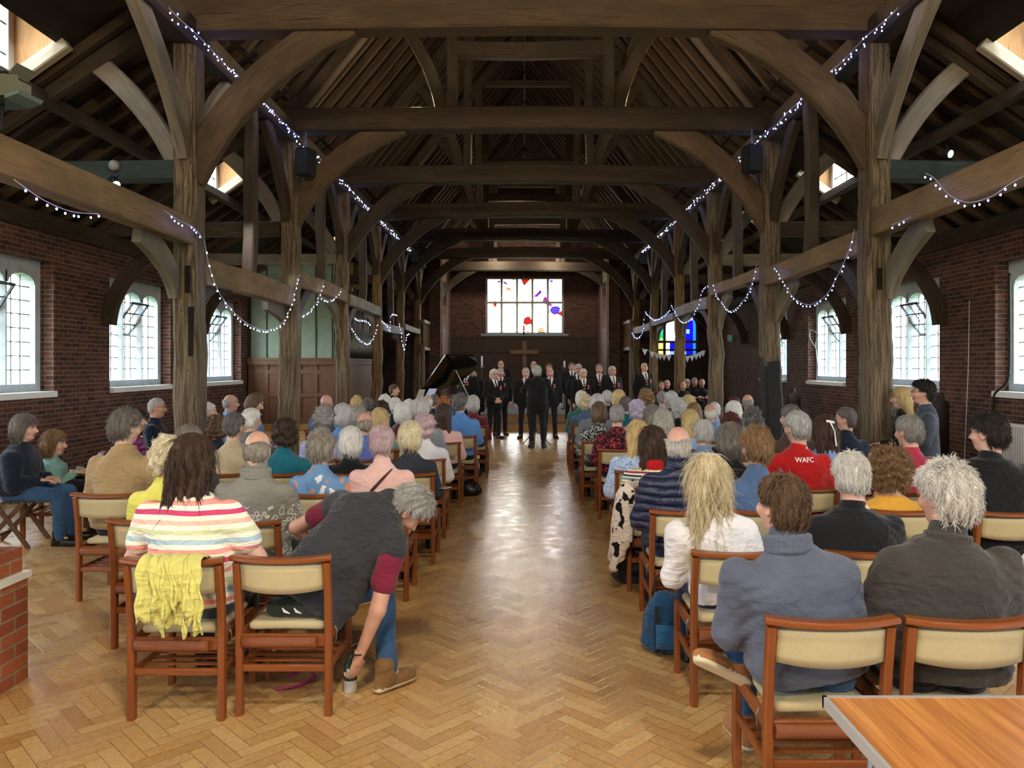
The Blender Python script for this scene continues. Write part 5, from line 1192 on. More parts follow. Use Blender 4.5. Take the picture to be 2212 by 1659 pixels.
def near_opts(n):
    return [dict(h=.026, hf=.0125, hh=.013, hc=.022, ht=.03, nst=500), dict(h=.022, hf=.010, hh=.010, hc=.016, ht=.026, nst=1100), dict(h=.020, hf=.008, hh=.0085, hc=.012, ht=.022, nst=3600, fold=.008), dict(h=.018, hf=.0065, hh=.0065, hc=.009, ht=.016, nst=7000, fold=.009)][n]
PEOPLE = {}
for i, (hx, hy, D, label, hst, hc, top, o) in enumerate(AUD):
    o = dict(o); nr = o.get('near', 0); X = (hx-CX)*D/FPX; zt = EYE-(hy-CY)*D/FPX
    X += o.get('dx', 0); root = thing('person', label, 'person', (X, D-.22, 0))
    P = dict(hair=(hst, hc), top=TOPS[top], zt=zt, seed=i+1); P.update(near_opts(nr)); P.update(o)
    rr = random.Random(i*17); P.setdefault('yaw', rr.uniform(-.15, .15)); P.setdefault('lean', rr.uniform(-.01, .05)); P.setdefault('pitch', rr.uniform(.0, .14)); P.setdefault('skin', rr.choice([0, 0, 1]))
    P['trouser'] = TRS.get(o.get('trouser'), TR_DARK); P['hpose'] = 'relaxed'; P['hands'] = D < 6.5 or 'J' in o
    P['topname'] = 'jacket' if top in ('tan', 'beige', 'tweed', 'puffer', 'dgrey', 'teal') else 'jumper' if top in ('nordic', 'pink', 'slate', 'kstripe', 'peri', 'grey') else 'shirt'
    if 'foldamp' in o: P['fold'] = o['foldamp']
    if nr == 0: P['fold'] = .004
    if 'J0' in o: P['el'] = o['J0']['elbows'][0]-.178
    if hst == 'none': P['hair'] = ('none', hc)
    J = seat_joints(P); PEOPLE[label] = (root, J, P)
    if o.get('boot'):
        J['kn_r'] = Vector((.30, .56, .55)); J['an_r'] = Vector((-.25, .36, .50)); J['toe_r'] = Vector((-.42, .37, .58)); P['foot_up'] = ('r', (-.80, -.12, .42), (.35, .55, .70)); P['shoe'] = m_fabric('tan_suede', '#9a6a44')
    build_person(root, J, P)
    if o.get('gl'): glasses(root, J, MGL)
    if top in ('slate', 'nordic'): roll_collar(root, J, TOPS[top], .078, .016, -.012, .045)
    elif top in ('puffer', 'dgrey', 'tan') and nr: roll_collar(root, J, TOPS[top], .076, .013, -.03, .035)
    if 'scarf' in o: roll_collar(root, J, fab('red_scarf', '#b3171f'), .085, .028, -.03, .03)
    n = label
    lab = 'chair under the ' + ' '.join(label.split(',')[0].split()[:9])
    lab = 'cream padded wooden chair holding the ' + ' '.join(label.split(',')[0].split()[:9])
    place_chair(X-P.get('px', 0)*0, D-.20, lab)
def part_of(key): 
    for k_, v in PEOPLE.items():
        if key in k_: return v
# ================================================================ SPECIAL FIGURES
# man bending to the floor, nearest left of the aisle
D0 = 3.85; bx = -1.2
root = thing('person', 'man in a dark sleeveless gilet bending down beside the aisle to a bottle', 'person', (bx, D0, 0))
def W(x, y, z): return Vector((x-bx, y-D0, z))
Pb = dict(hair=('thick', 'silver'), top=fab('dark_gilet', '#34353a', weave=120, bump=.4), h=.018, hf=.0065, hh=.0065, hc=.009, ht=.013, nst=6500, seed=91, fat=1.08, wide=1.18, sleeve='none', collar=True, fold=.009, loose=.018, hemdrop=-.03, skin=1, trouser=TR_JEAN, topname='gilet', hem=.05, hp_r='grip', shoe=SHOEBR)
pel = W(-1.13, 4.08, .53); neck = W(-.76, 4.30, .99)
J = dict(pelvis=pel, neck=neck, head=W(-.66, 4.33, .93), R=Matrix.Rotation(-1.15, 3, 'Z') @ Matrix.Rotation(-1.05, 3, 'X') @ Matrix.Rotation(.25, 3, 'Y'),
 lat=(.55, -.28, -.62), sh_l=W(-1.04, 4.37, .955), sh_r=W(-.70, 4.12, .80), el_l=W(-1.33, 4.50, .80), wr_l=W(-1.18, 4.62, .62), el_r=W(-.765, 4.02, .47), wr_r=W(-.875, 4.05, .20),
 hd_r=(-.25, .15, -1), pm_r=(-.75, .55, 0), hip_l=W(-1.22, 4.12, .52), hip_r=W(-1.03, 4.12, .52), kn_l=W(-1.22, 4.62, .50), an_l=W(-1.12, 4.72, .09), toe_l=W(-1.05, 4.86, .04),
 kn_r=W(-.80, 4.38, .50), an_r=W(-.735, 4.13, .10), toe_r=W(-.64, 4.24, .04))
build_person(root, J, Pb)
# short maroon sleeves under the gilet
for n_, b in (('l', .52), ('r', .60)):
    sh, el = J['sh_'+n_], J['el_'+n_]; c = sh; F = Field(*(axis(min(sh[i], el[i])-.12, max(sh[i], el[i])+.12, .010) for i in range(3)))
    F.cap(sh, sh.lerp(el, b), .070, .069, .0); F.add(lambda X, Y, Z: (.006*wavy(X, Y, Z, 30, 2)).astype(np.float32)); soft('sleeve', F, TOPS['maroon'] if 0 else fab('maroon_tee', '#74213a'), root)
mb = MB(); wr = J['wr_r']; 
mb.tube([tuple(wr+Vector((.034*math.cos(a), .034*math.sin(a), .035))) for a in np.linspace(0, 6.283, 17)], .005, 6, cap=False); mb.build('bracelet', m_plain('dark_bead', '#2a1a12', .5), root)
place_chair(-1.2, 3.85, 'cream padded wooden chair of the bending man, nearest left seat to the aisle')
# bottle he reaches for
b = thing('bottle', 'small dark green bottle with a clear base under the bending man\'s hand', 'bottle', (-.93, 4.12, 0))
MB().loft([[(r*math.cos(a), r*math.sin(a), z) for a in np.linspace(0, 2*math.pi, 17)[:-1]] for r, z in ((.030, .0), (.034, .004), (.034, .07), (.033, .072))]).build('clear_base', m_plain('clear_plastic', '#b9bdb6', .15), b)
MB().loft([[(r*math.cos(a), r*math.sin(a), z) for a in np.linspace(0, 2*math.pi, 17)[:-1]] for r, z in ((.0345, .068), (.0355, .075), (.0355, .15), (.028, .165), (.016, .18), (.016, .2))]).build('green_sleeve', m_plain('bottle_green', '#1d3a2c', .4), b)
MB().box(-.012, .012, -.037, -.034, .10, .135).build('label', WHITE, b)
# people along the left wall, seen from the side
def side_person(label, hx, hy, D, rz, P, chair=None, cl=None):
    X = (hx-CX)*D/FPX; P = dict(dict(zt=EYE-(hy-CY)*D/FPX, trouser=TR_DARK, skin=0, hpose='relaxed'), **P)
    J = seat_joints(P); c, s_ = math.cos(rz), math.sin(rz); hx_, hy_ = J['head'].x, J['head'].y
    ox, oy = X-(c*hx_-s_*hy_), D-(s_*hx_+c*hy_); root = thing('person', label, 'person', (ox, oy, P.get('oz', 0)), rz)
    build_person(root, J, P)
    if P.get('gl'): glasses(root, J, MGL)
    if chair == 'stack': place_chair(ox-.02*s_, oy+.02*c, cl, rz)
    return root, J, (ox, oy)
E = -math.pi/2
r_, J_, pos = side_person('woman with grey brown bob in navy on a brown folding chair by left wall', 54, 893, 7.5, E+.15, dict(near_opts(2), hair=('bob', 'gbrown'), top=TOPS['navy'], wide=1.12, fat=1.12, trouser=TR_JEAN, seed=70, loose=.02, lean=.06))
ct = thing('folding_chair', 'brown wooden folding chair under the woman in navy at left wall', 'chair', (pos[0], pos[1], 0), E+.15)
FW = m_timber('folding_wood', '#5a4130', contrast=.2, rough=.5)
for s in (-1, 1):
    MB().sweep([(s*.21, .42, 0), (s*.21, .0, .62), (s*.21, -.08, .80)], .02, .04, side=(1, 0, 0)).build('leg', FW, ct)
    MB().sweep([(s*.185, -.02, 0), (s*.185, .36, .44)], .02, .04, side=(1, 0, 0)).build('leg', FW, ct)
for z in (.70, .77): MB().sweep([(-.21, -.04-(z-.7)*.5, z), (.21, -.04-(z-.7)*.5, z)], .02, .05).build('back_slat', FW, ct)
for y in np.linspace(.02, .42, 7): MB().sweep([(-.2, y, .43), (.2, y, .43)], .05, .016, side=(0, 1, 0)).build('seat_slat', FW, ct)
MB().sweep([(-.2, .12, .12), (.2, .12, .12)], .02, .03).build('cross_bar', FW, ct)
side_person('girl with light brown hair in a green top beyond the woman in navy', 118, 928, 8.0, E+.2, dict(near_opts(2), hair=('bob', 'lbrown'), top=TOPS['sage'], seed=71, wide=.85, shw=.15, seat=.44), 'stack', 'wooden chair under the girl in green at the left wall')
side_person('dark haired woman in a magenta puffer jacket behind the tan jacket man', 292, 880, 8.3, E+.5, dict(near_opts(1), hair=('bob', 'black'), top=TOPS['magenta'], seed=72, wide=1.15, fat=1.1, loose=.03, lean=.05), 'stack', 'wooden chair under the magenta puffer jacket woman')
side_person('grey haired man with glasses in navy seated against the left brick wall', 340, 858, 9.9, E+.2, dict(near_opts(1), hair=('crop', 'silver'), top=TOPS['navy'], seed=73, wide=1.08, fat=1.08, skin=1, gl=1), 'stack', 'wooden chair under the glasses man in navy near the left wall')
side_person('balding man with glasses in a light blue shirt, beyond nearest left post', 499, 852, 11.0, E+.3, dict(near_opts(0), hair=('bald', 'silver'), top=TOPS['lblue'], seed=74, skin=1, gl=1), 'stack', 'wooden chair under the light blue shirt man by the left post')
side_person('woman with brown bob in blue looking down, right of the light blue shirt man', 552, 848, 10.4, E+.3, dict(near_opts(0), hair=('bob', 'brown'), top=TOPS['blue'], seed=75, pitch=.45), 'stack', 'wooden chair under the looking-down woman in blue')
side_person('white haired person partly hidden behind the nearest left post', 450, 868, 9.9, E+.3, dict(near_opts(0), hair=('short', 'white'), top=TOPS['navy'], seed=76), 'stack', 'wooden chair behind the nearest left post')
# people along the right wall
Wd = math.pi/2
side_person('bearded dark haired man in a grey blazer perched by right wall', 1992, 820, 8.4, Wd-.35, dict(near_opts(2), hair=('thick', 'black'), top=TOPS['blazer'], seed=77, wide=1.1, fat=1.1, skin=1, gl=1, seat=.60, J={}), None)
side_person('woman with long blond hair in black next to the grey blazer man', 1946, 836, 9.3, Wd-.35, dict(near_opts(1), hair=('long', 'blond'), top=TOPS['black'], seed=78, seat=.60), None)
side_person('person with grey bob in a pale blue jacket beside the blond woman', 1922, 848, 10.0, Wd-.35, dict(near_opts(1), hair=('bob', 'grey'), top=TOPS['lblue'], seed=79, seat=.58), None)
# the young pianist
side_person('young man with short brown hair in black at the grand piano', 852, 829, 16.6, E+.1, dict(near_opts(1), hair=('short', 'brown'), top=TOPS['black'], seed=80, seat=.46, lean=.05, J={}), None)
# ---- choir
SUIT = fab('black_suit', '#17171a', var=.1, bump=.15); SHIRTW = fab('white_shirt', '#e4e4e8', bump=.1); TIES = {'stripe': pat('club_tie', 'stripes', '#7d1d24', '#20283a', '#b6a46a', '#31513c', scale=14), 'red': fab('red_tie', '#8e1f2a'), 'black': fab('black_tie', '#15151c')}
BADGE = m_plain('badge_red', '#b3202c', .6); 
BENCH = m_timber('bench_wood', '#2c2019', contrast=.25)
def chorister(label, hx, hy, D, hair, P, tie='stripe', z0=0.0, back=False, group='black suited choir in rows', badge=True):
    X = (hx-CX)*D/FPX; zt = EYE-(hy-CY)*D/FPX; P = dict(dict(near_opts(1), hemdrop=.045, hair=hair, top=SUIT, trouser=TR_DARK, ht_m=zt-z0, topname='jacket', hem=.10, collar=True, collar_h=-.01, skin=random.Random(hx).choice([0, 1, 1]), seed=hx % 97, fold=.004, wide=1.08, fat=1.06, nst=500), **P)
    J = stand_joints(P); rz = 0 if back else math.pi+P.get('turn', 0); root = thing('person', label, 'person', (X, D, z0), rz, group)
    J['head'].y += 0; build_person(root, J, P)
    if P.get('gl'): glasses(root, J, MGL)
    if not back:
        nk, pl = J['neck'], J['pelvis']; up = (nk-pl); tl = up.length; k_ = tl/.61; pr = [(a*k_, b*P['fat']*P['wide'], c*P['fat'], d) for a, b, c, d in PROF]
        F = Field(axis(-.13, .13, .008), axis(.0, .26, .008), axis(pl.z+.22, nk.z+.05, .008)); F.trunk(pl, up, (1, 0, 0), pr, grow=.019)
        F.cap(tuple(nk-Vector((0, 0, .03))), tuple(nk+Vector((0, .0, .02))), .078, .066, .01); zb = pl.z+.30*k_
        F.clip(lambda X_, Y_, Z_: np.maximum(np.maximum(np.abs(X_)-(Z_-zb)*.27, zb-Z_), .02-Y_).astype(np.float32)); soft('shirt_front', F, SHIRTW, root)
        F = Field(axis(-.05, .05, .006), axis(.0, .28, .006), axis(pl.z+.22, nk.z+.05, .008)); F.trunk(pl, up, (1, 0, 0), pr, grow=.027)
        F.cap(tuple(nk-Vector((0, 0, .03))), tuple(nk+Vector((0, .0, .01))), .085, .074, .01)
        F.clip(lambda X_, Y_, Z_: np.maximum(np.maximum(np.abs(X_)-.014-(nk.z-Z_)*.055, zb+.01-Z_), np.maximum(.02-Y_, Z_-nk.z+.0)).astype(np.float32)); soft('tie', F, TIES[tie], root)
        if badge:
            y = .150*P['fat']; bz = nk.z-.20*k_; o = MB().box(-.115, -.075, y-.008, y+.006, bz-.05, bz+.035, 0); o.box(-.11, -.08, y+.006, y+.008, bz+.012, bz+.03, 1); o.box(-.108, -.082, y+.006, y+.008, bz-.045, bz-.03, 1); o.build('pocket_badge', [BADGE, SHIRTW], root)
    return root, J
CL = dict(arms='clasp')
chorister('conductor in a black suit seen from behind in the middle of the aisle', 1161, 789, 16.1, ('short', 'silver'), dict(near_opts(2), nst=1200, wide=1.14, J=dict(el_l=(-.30, .10, 1.20), wr_l=(-.20, .36, 1.30), hd_l=(.3, .6, .6), el_r=(.30, .10, 1.18), wr_r=(.28, .38, 1.22), hd_r=(0, .9, .3))), back=True, group='conductor')
chorister('white haired singer with hands clasped, front left of the conductor', 1067, 798, 18.1, ('thick', 'white'), dict(CL, gl=1, turn=.5), 'black')
chorister('singer with swept grey hair directly left of the conductor', 1136, 794, 18.2, ('short', 'silver'), dict(turn=-.1, J=dict(el_l=(-.25, .08, 1.12), wr_l=(-.08, .24, 1.30), hd_l=(.5, .1, .5))), 'stripe')
chorister('balding singer directly right of the conductor', 1188, 793, 18.2, ('bald', 'white'), dict(turn=.05), 'black')
chorister('white haired singer in front, nearest to right seats', 1260, 796, 18.3, ('short', 'white'), dict(turn=.1), 'stripe')
chorister('singer with glasses and striped tie right of the front row', 1322, 790, 18.2, ('short', 'silver'), dict(gl=1, turn=.35, wide=1.15), 'stripe')
chorister('singer with a ruddy face and dark red tie, second row left', 1081, 793, 19.0, ('crop', 'grey'), dict(turn=.1), 'red')
chorister('white haired singer with glasses beside the piano', 1011, 788, 19.0, ('short', 'white'), dict(gl=1, turn=-.5), 'stripe')
chorister('ginger bearded singer with glasses beside the piano', 1023, 800, 19.6, ('crop', 'lbrown'), dict(gl=1), 'black')
chorister('singer with grey beard in the second row on the right', 1249, 787, 19.4, ('thick', 'silver'), dict(gl=1), 'black')
chorister('tall singer with grey hair and striped tie, right group', 1294, 786, 19.4, ('short', 'grey'), dict(), 'stripe')
chorister('tall dark haired singer at far left of back row', 1009, 769, 21.0, ('short', 'dgrey'), dict(), 'black', .385)
chorister('bald singer with glasses in the back row, left of the cross', 1082, 778, 21.0, ('none', 'white'), dict(gl=1), 'black', .385)
chorister('bald singer with glasses behind the conductor', 1153, 779, 21.0, ('bald', 'silver'), dict(gl=1), 'red', .385)
chorister('singer with brown fringe in the back row behind the balding singer', 1186, 784, 21.0, ('thick', 'brown'), dict(), 'black', .385)
chorister('dark haired tall singer in the back row on the right', 1235, 782, 20.6, ('short', 'dgrey'), dict(), 'black', .19)
chorister('bald singer standing alone at right beside the oak post', 1391, 782, 19.2, ('none', 'white'), dict(turn=.4), 'stripe')
# seated second choir in the right aisle
for (hx, hy, hr, d) in ((1429, 822, 'crop', 'dgrey'), (1441, 820, 'bald', 'silver'), (1475, 824, 'bald', 'silver'), (1484, 818, 'short', 'white'), (1500, 815, 'short', 'grey'), (1516, 818, 'bald', 'white')):
    DD = 21.3 if hx % 2 else 22.2; X = (hx-CX)*DD/FPX; P = dict(near_opts(0), hair=(hr, d), top=SUIT, zt=EYE-(hy-CY)*DD/FPX-.19, trouser=TR_DARK, seed=hx, skin=1, topname='jacket')
    root = thing('person', {1429: 'dark haired man with glasses seated far right between two posts', 1441: 'grey man seated far right just left of the fifth post', 1475: 'bearded seated man in dark jacket right of the thin oak post', 1484: 'white haired seated man far right, second of the bow tie group', 1500: 'seated man in a bow tie facing the hall, far right', 1516: 'balding seated man beside the third right post, far right'}[hx], 'person', (X, DD+.2, .19), math.pi)
    J = seat_joints(P); build_person(root, J, P)
    k = J['neck']; mb = MB()
    for s in (-1, 1): mb.prism([(0, -.008), (s*.045, -.022), (s*.045, .022), (0, .008)] if s > 0 else [(0, .008), (-.045, .022), (-.045, -.022), (0, -.008)], k.y+.085, k.y+.10)
    mb.v = [(v[0], v[1], v[2]+k.z-.005) for v in mb.v]; mb.build('bow_tie', BLK, root)
    o = place_chair(X, DD+.22, 'chair under the ' + ' '.join(root['label'].replace(',', '').split()[:11]), math.pi); o.location.z = .19
# ================================================================ FAIRY LIGHTS
BULB = m_plain('bulb_glow', '#ffffff', .4, emit=('#6f80ff', 15)); BULBW = m_plain('bulb_glow_white', '#ffffff', .4, emit=('#a6b6ff', 18))
bulb_me = {}
def bulb_mesh(m):
    if m.name not in bulb_me: bulb_me[m.name] = MB().ball((0, 0, 0), (.0085, .0085, .011), 8, 6).mesh('bulb', m)
    return bulb_me[m.name]
def catmull(P, n=12):
    P = [P[0]*2-P[1]]+list(P)+[P[-1]*2-P[-2]]; out = []
    for i in range(1, len(P)-2):
        for k in range(n):
            t = k/n; out.append(.5*((2*P[i])+(-P[i-1]+P[i+1])*t+(2*P[i-1]-5*P[i]+4*P[i+1]-P[i+2])*t*t+(-P[i-1]+3*P[i]-3*P[i+1]+P[i+2])*t**3))
    out.append(P[-2]); return out
def light_string(label, pts, step, group, jit=.02, m=BULB, seed=0, drop=.022):
    rnd = random.Random(seed); root = thing('string_lights', label, 'string lights', tuple(pts[0]), 0, group); o0 = Vector(pts[0])
    P = catmull([Vector(p)-o0 for p in pts]); MB().tube(P, .0035, 5).build('cable', WIRE, root)
    acc = 0; k = 0; me = bulb_mesh(m)
    for i in range(1, len(P)):
        acc += (P[i]-P[i-1]).length
        if acc > step and k < 98:
            acc -= step*rnd.uniform(.85, 1.15); k += 1; b = bpy.data.objects.new('bulb', me)
            b.location = P[i]+Vector((rnd.uniform(-jit, jit), rnd.uniform(-jit, jit), -drop-rnd.uniform(0, jit))); link(b, root)
def on_rail(px, py, s, X=4.02): X = XC+s*X; D = X*FPX/(px-CX); return Vector((X, D, EYE-(py-CY)*D/FPX))
SW = [(-1, [(30, 388), (75, 420), (112, 441), (160, 458), (215, 462)], 'short loop of lights under the rail at far left edge'),
 (-1, [(355, 455), (385, 475), (420, 493), (438, 515)], 'lights wrapped where the left rail meets the nearest post'),
 (-1, [(442, 520), (452, 575), (478, 640), (525, 692), (572, 712), (612, 695), (632, 650), (642, 612), (648, 592)], 'deep loop of lights between nearest and second left posts'),
 (-1, [(650, 683), (668, 672), (684, 652), (694, 628), (699, 605)], 'lights rising to the rail just beyond second left post'),
 (-1, [(690, 640), (708, 648), (726, 641), (738, 622)], 'small loop of lights in front of the third left post'),
 (-1, [(755, 700), (768, 722), (785, 738), (797, 741), (808, 725), (815, 700)], 'cluster of lights before the organ pipes'),
 (-1, [(762, 684), (775, 690), (790, 692), (802, 702)], 'upper strand of lights before the organ pipes'),
 (-1, [(824, 690), (838, 705), (843, 712), (845, 680), (858, 679)], 'lights by the fourth left post'),
 (-1, [(860, 690), (866, 715), (873, 755), (878, 725), (884, 720)], 'narrow loop of lights furthest on left'),
 (1, [(2215, 378), (2180, 398), (2140, 425), (2090, 437), (2050, 420), (2018, 385), (2000, 374)], 'loop of lights on the rail at the right edge'),
 (1, [(1967, 469), (1948, 477), (1926, 486)], 'three lights under the rail just right of the nearest right post'),
 (1, [(1846, 495), (1836, 535), (1812, 590), (1782, 640), (1745, 658), (1712, 640), (1690, 605), (1671, 576)], 'deep loop of lights between the nearest and second right posts'),
 (1, [(1634, 570), (1628, 600), (1612, 640), (1582, 671), (1560, 655), (1545, 630), (1541, 610)], 'loop of lights between the second and third right posts'),
 (1, [(1533, 612), (1517, 628), (1508, 658), (1490, 690), (1470, 692), (1458, 672), (1449, 655)], 'loop of lights above the yellow stained glass'),
 (1, [(1450, 664), (1436, 680), (1416, 690), (1400, 680), (1394, 672)], 'loop of lights above the green stained glass'),
 (1, [(1393, 678), (1390, 704), (1384, 724), (1373, 729), (1365, 716)], 'narrow loop of lights furthest on the right')]
for i, (s, pp, lab) in enumerate(SW):
    P = [on_rail(x, y, s) for x, y in pp]; L = sum((P[k+1]-P[k]).length for k in range(len(P)-1)); D = abs(P[0].y)
    light_string(lab, P, .125 if D < 14 else .17, 'fairy light loops on the %s rails' % hand(s), .018, BULB if s > 0 or i < 2 else BULBW, i)
for s in (-1, 1):
    X = XC+s*3.93
    for k, (a, b) in enumerate([(8.3, 9.3), (9.3, 13.3), (13.4, 17.3), (17.4, 21.3), (21.5, 26.5)]):
        P = [Vector((X, y, 5.60+.012*math.sin(y*5))) for y in np.linspace(a, b, 9)]
        light_string(['lights along the upper %s plate in front of the nearest post', 'lights along upper %s plate between nearest and second posts', 'lights along upper %s plate between second and third posts', 'lights along upper %s plate between third and fourth posts', 'lights along the upper %s plate beyond the fourth post'][k] % hand(s), P, .075 if k < 2 else .10, 'fairy lights along the upper plates', .055, BULB if k < 2 else BULBW, 50+k, .0)
# ================================================================ THINGS IN THE HALL
def text_mesh(body, size, ext=.002):
    c = bpy.data.curves.new('t', 'FONT'); c.body = body; c.size = size; c.extrude = ext; c.align_x = 'CENTER'; c.resolution_u = 3; c.offset = size*.012
    o = bpy.data.objects.new('t', c); COL.objects.link(o); dg = bpy.context.evaluated_depsgraph_get(); me = bpy.data.meshes.new_from_object(o.evaluated_get(dg)); bpy.data.objects.remove(o); return me
from mathutils.bvhtree import BVHTree
def bvh_of(o): me = o.data; return BVHTree.FromPolygons([v.co.copy() for v in me.vertices], [tuple(p.vertices) for p in me.polygons])
# lettering on the red jersey
root, J, P = part_of('red jersey lettered'); shirt = [c for c in kids(root) if c.name.startswith('shirt')][0]; bv = bvh_of(shirt)
me = text_mesh('WAFC', .052, .001); cz = J['neck'].z-.10; cx_ = J['neck'].x+.01
for v in me.vertices:
    x, z = v.co.x+cx_, v.co.y+cz; hit = bv.ray_cast(Vector((x, -1, z)), Vector((0, 1, 0))); y = hit[0].y if hit[0] else -.05; v.co = Vector((x, y-.003-v.co.z, z))
me.materials.append(WHITE); link(bpy.data.objects.new('lettering', me), root)
def strap_on(root, sh, pts, w_, m, name='strap', off=.004):
    bv = bvh_of(sh); P = []
    for (x, z) in pts:
        hit = bv.ray_cast(Vector((x, -1.2, z)), Vector((0, 1, 0))); y = hit[0].y if hit[0] else 0; P.append((x, y-off, z))
    MB().sweep(P, w_, .006, side=(1, 0, .6)).build(name, m, root)
root, J, P = part_of('pink jumper with a dark strap'); sh = [c for c in kids(root) if c.name.startswith('jumper')][0]; n = J['neck']
strap_on(root, sh, [(n.x+.09-.30*t, n.z-.035-.33*t) for t in np.linspace(0, 1, 14)], .022, m_plain('leather_strap', '#3a2426', .5), off=.006)
root, J, P = part_of('white ribbon bow'); h = J['head']; mb = MB()
mb.sweep([(h.x-.03, h.y-.115, h.z+.085), (h.x+.0, h.y-.125, h.z+.08), (h.x+.04, h.y-.125, h.z+.07)], .022, .004, side=(0, 0, 1)); mb.sweep([(h.x+.0, h.y-.135, h.z+.07), (h.x+.03, h.y-.15, h.z-.0), (h.x+.045, h.y-.155, h.z-.14)], .012, .003, side=(1, 0, 0)); mb.build('hair_ribbon', WHITE, root)
# yellow cardigan over the striped woman's chair
def cloth_lump(name, label, cat, m, loc, fn, lo, hi, h=.010, rz=0):
    F = Field(*(axis(lo[i], hi[i], h) for i in range(3))); fn(F); V, Q = F.net(); o = bpy.data.objects.new(name, mesh_np(name, V, Q, m)); o.location = loc; o.rotation_euler = (0, 0, rz); link(o); return tag(o, label, cat)
def drape(name, label, cat, m, loc, layers, rz=0):
    root = thing(name, label, cat, loc, rz); 
    for q, (x0, x1, front, hem, off, amp, fr, ph, lean, nm) in enumerate(layers):
        rnd = random.Random(q+3); n, mcount = 60, 34; P = []
        for i in range(n):
            u = i/(n-1); row = []
            hm = hem+.035*math.sin(u*9+ph)+.02*math.sin(u*23+ph*2)
            path = [Vector((0, .02, front)), Vector((0, .005, .775)), Vector((0, -.045, .822)), Vector((0, -.105, .80)), Vector((0, -.112, .70)), Vector((0, -.108, hm))]
            path = catmull(path, 8)
            for k in range(mcount):
                t = k/(mcount-1)*(len(path)-1); a = int(min(t, len(path)-2)); p = path[a].lerp(path[a+1], t-a); d = max(0, (.80-p.z)/.35)
                f = u*fr+ph+1.3*math.sin(d*3+u*4)+lean*d*2
                w_ = (math.sin(f)+.5*math.sin(2.1*f+1+d*2)+.28*math.sin(4.3*f+d*5))*amp*(.35+d*.9)
                row.append((x0+(x1-x0)*(u+.04*math.sin(f)*d)+lean*d*.10+.008*math.sin(p.z*40+u*9), p.y-off-abs(w_)*.9 if p.y < -.03 else p.y+abs(w_)*.3+off, p.z+.006*math.sin(f*.7)))
            P.append(row)
        MB().grid(P, thick=.004).build(nm, m, root)
    return root
YEL = fab('yellow_knit', '#cfcb74', bump=.3)
drape('cardigan', 'crumpled yellow cardigan hung over the striped T-shirt woman\'s chair back', 'cardigan', YEL, ((420-CX)*4.0/FPX+.03, 3.80, 0),
      [(-.17, .13, .70, .50, .0, .012, 34, 0, -.2, 'cardigan_body'), (-.10, .08, .74, .57, .018, .019, 24, 2, .35, 'sleeve'), (.04, .14, .72, .49, .012, .012, 12, 4, .1, 'sleeve')])
def fleece(F):
    F.ell((0, .02, .03), (.15, .10, .045), 0).ell((.08, .0, .05), (.09, .08, .045), .04).ell((-.09, .03, .05), (.08, .07, .04), .04).cap((-.12, -.04, .04), (.13, -.05, .05), .03, .03, .03)
    F.add(lambda X, Y, Z: (.006*wavy(X, Y, Z, 45, 2)).astype(np.float32)); F.clip(lambda X, Y, Z: (.004-Z+0*X+0*Y).astype(np.float32))
o = cloth_lump('folded_fleece', 'dark green fleece bundled on the chair beside the bending man', 'fleece', fab('dark_green_fleece', '#2c3531', weave=150, bump=.4), (-1.17, 4.0, .452), fleece, (-.2, -.14, -.01), (.2, .16, .13), .008)
mb = MB(); 
for x in (-.06, .0): mb.tube([(x, -.088, .062), (x+.014, -.092, .045), (x+.04, -.092, .034)], [.003, .0075, .003], 6)
mb.build('white_trim', WHITE, o)
def catmull_(): pass
def bag(name, label, cat, m, loc, w_, d_, h_, strap=None, rz=0, ms=None):
    F = Field(axis(-w_, w_, .010), axis(-d_, d_, .010), axis(-.02, h_*1.2, .010)); F.ell((0, 0, h_*.38), (w_*.5, d_*.5, h_*.42), 0).ell((0, 0, h_*.66), (w_*.42, d_*.40, h_*.36), .05).ell((0, 0, .06), (w_*.52, d_*.52, .07), .04)
    F.add(lambda X, Y, Z: (.005*wavy(X, Y, Z, 34, w_*30)).astype(np.float32)); F.clip(lambda X, Y, Z: (.004-Z+0*X+0*Y).astype(np.float32)); V, Q = F.net()
    root = thing(name, label, cat, loc, rz); link(bpy.data.objects.new('bag_body', mesh_np('bag_body', V, Q, m)), root)
    MB().tube(catmull([Vector((-w_*.3, 0, h_*.9)), Vector((-w_*.2, 0, h_*1.25)), Vector((w_*.2, .02, h_*1.25)), Vector((w_*.3, 0, h_*.9))], 6), .007, 6).build('strap', ms or m, root); return root
NAVB = fab('backpack_blue', '#1c4468', bump=.5)
b = bag('backpack', 'blue backpack on the floor beside the second right chair from the front', 'backpack', NAVB, (.87, 4.72, 0), .30, .24, .36, ms=BLK)
MB().grid([[(x, -.125-.02*math.cos(x*12), z) for x in np.linspace(-.09, .09, 5)] for z in np.linspace(.06, .2, 4)], thick=.012).build('front_pocket', fab('backpack_light', '#27577f'), b)
for x in (-.08, .08): MB().sweep([(x, -.11, .30), (x*1.1, -.135, .18), (x, -.12, .03)], .022, .006, side=(1, 0, 0)).build('webbing_strap', BLK, b)
LEAB = m_plain('black_leather', '#141313', .35)
bag('handbag', 'black leather handbag on the floor at the left edge of the aisle', 'handbag', LEAB, (-.73, 10.3, 0), .30, .2, .2)
bag('handbag', 'dark grey handbag standing beside the front chairs, right edge of the aisle', 'handbag', m_plain('grey_leather', '#3f4648', .45), (.86, 11.4, 0), .2, .18, .24)
bag('shoulder_bag', 'charcoal bag with brown straps under the cow patterned coat', 'bag', fab('charcoal_canvas', '#35383e'), (.84, 6.2, 0), .26, .2, .3, ms=m_plain('brown_leather', '#7a4a32', .5))
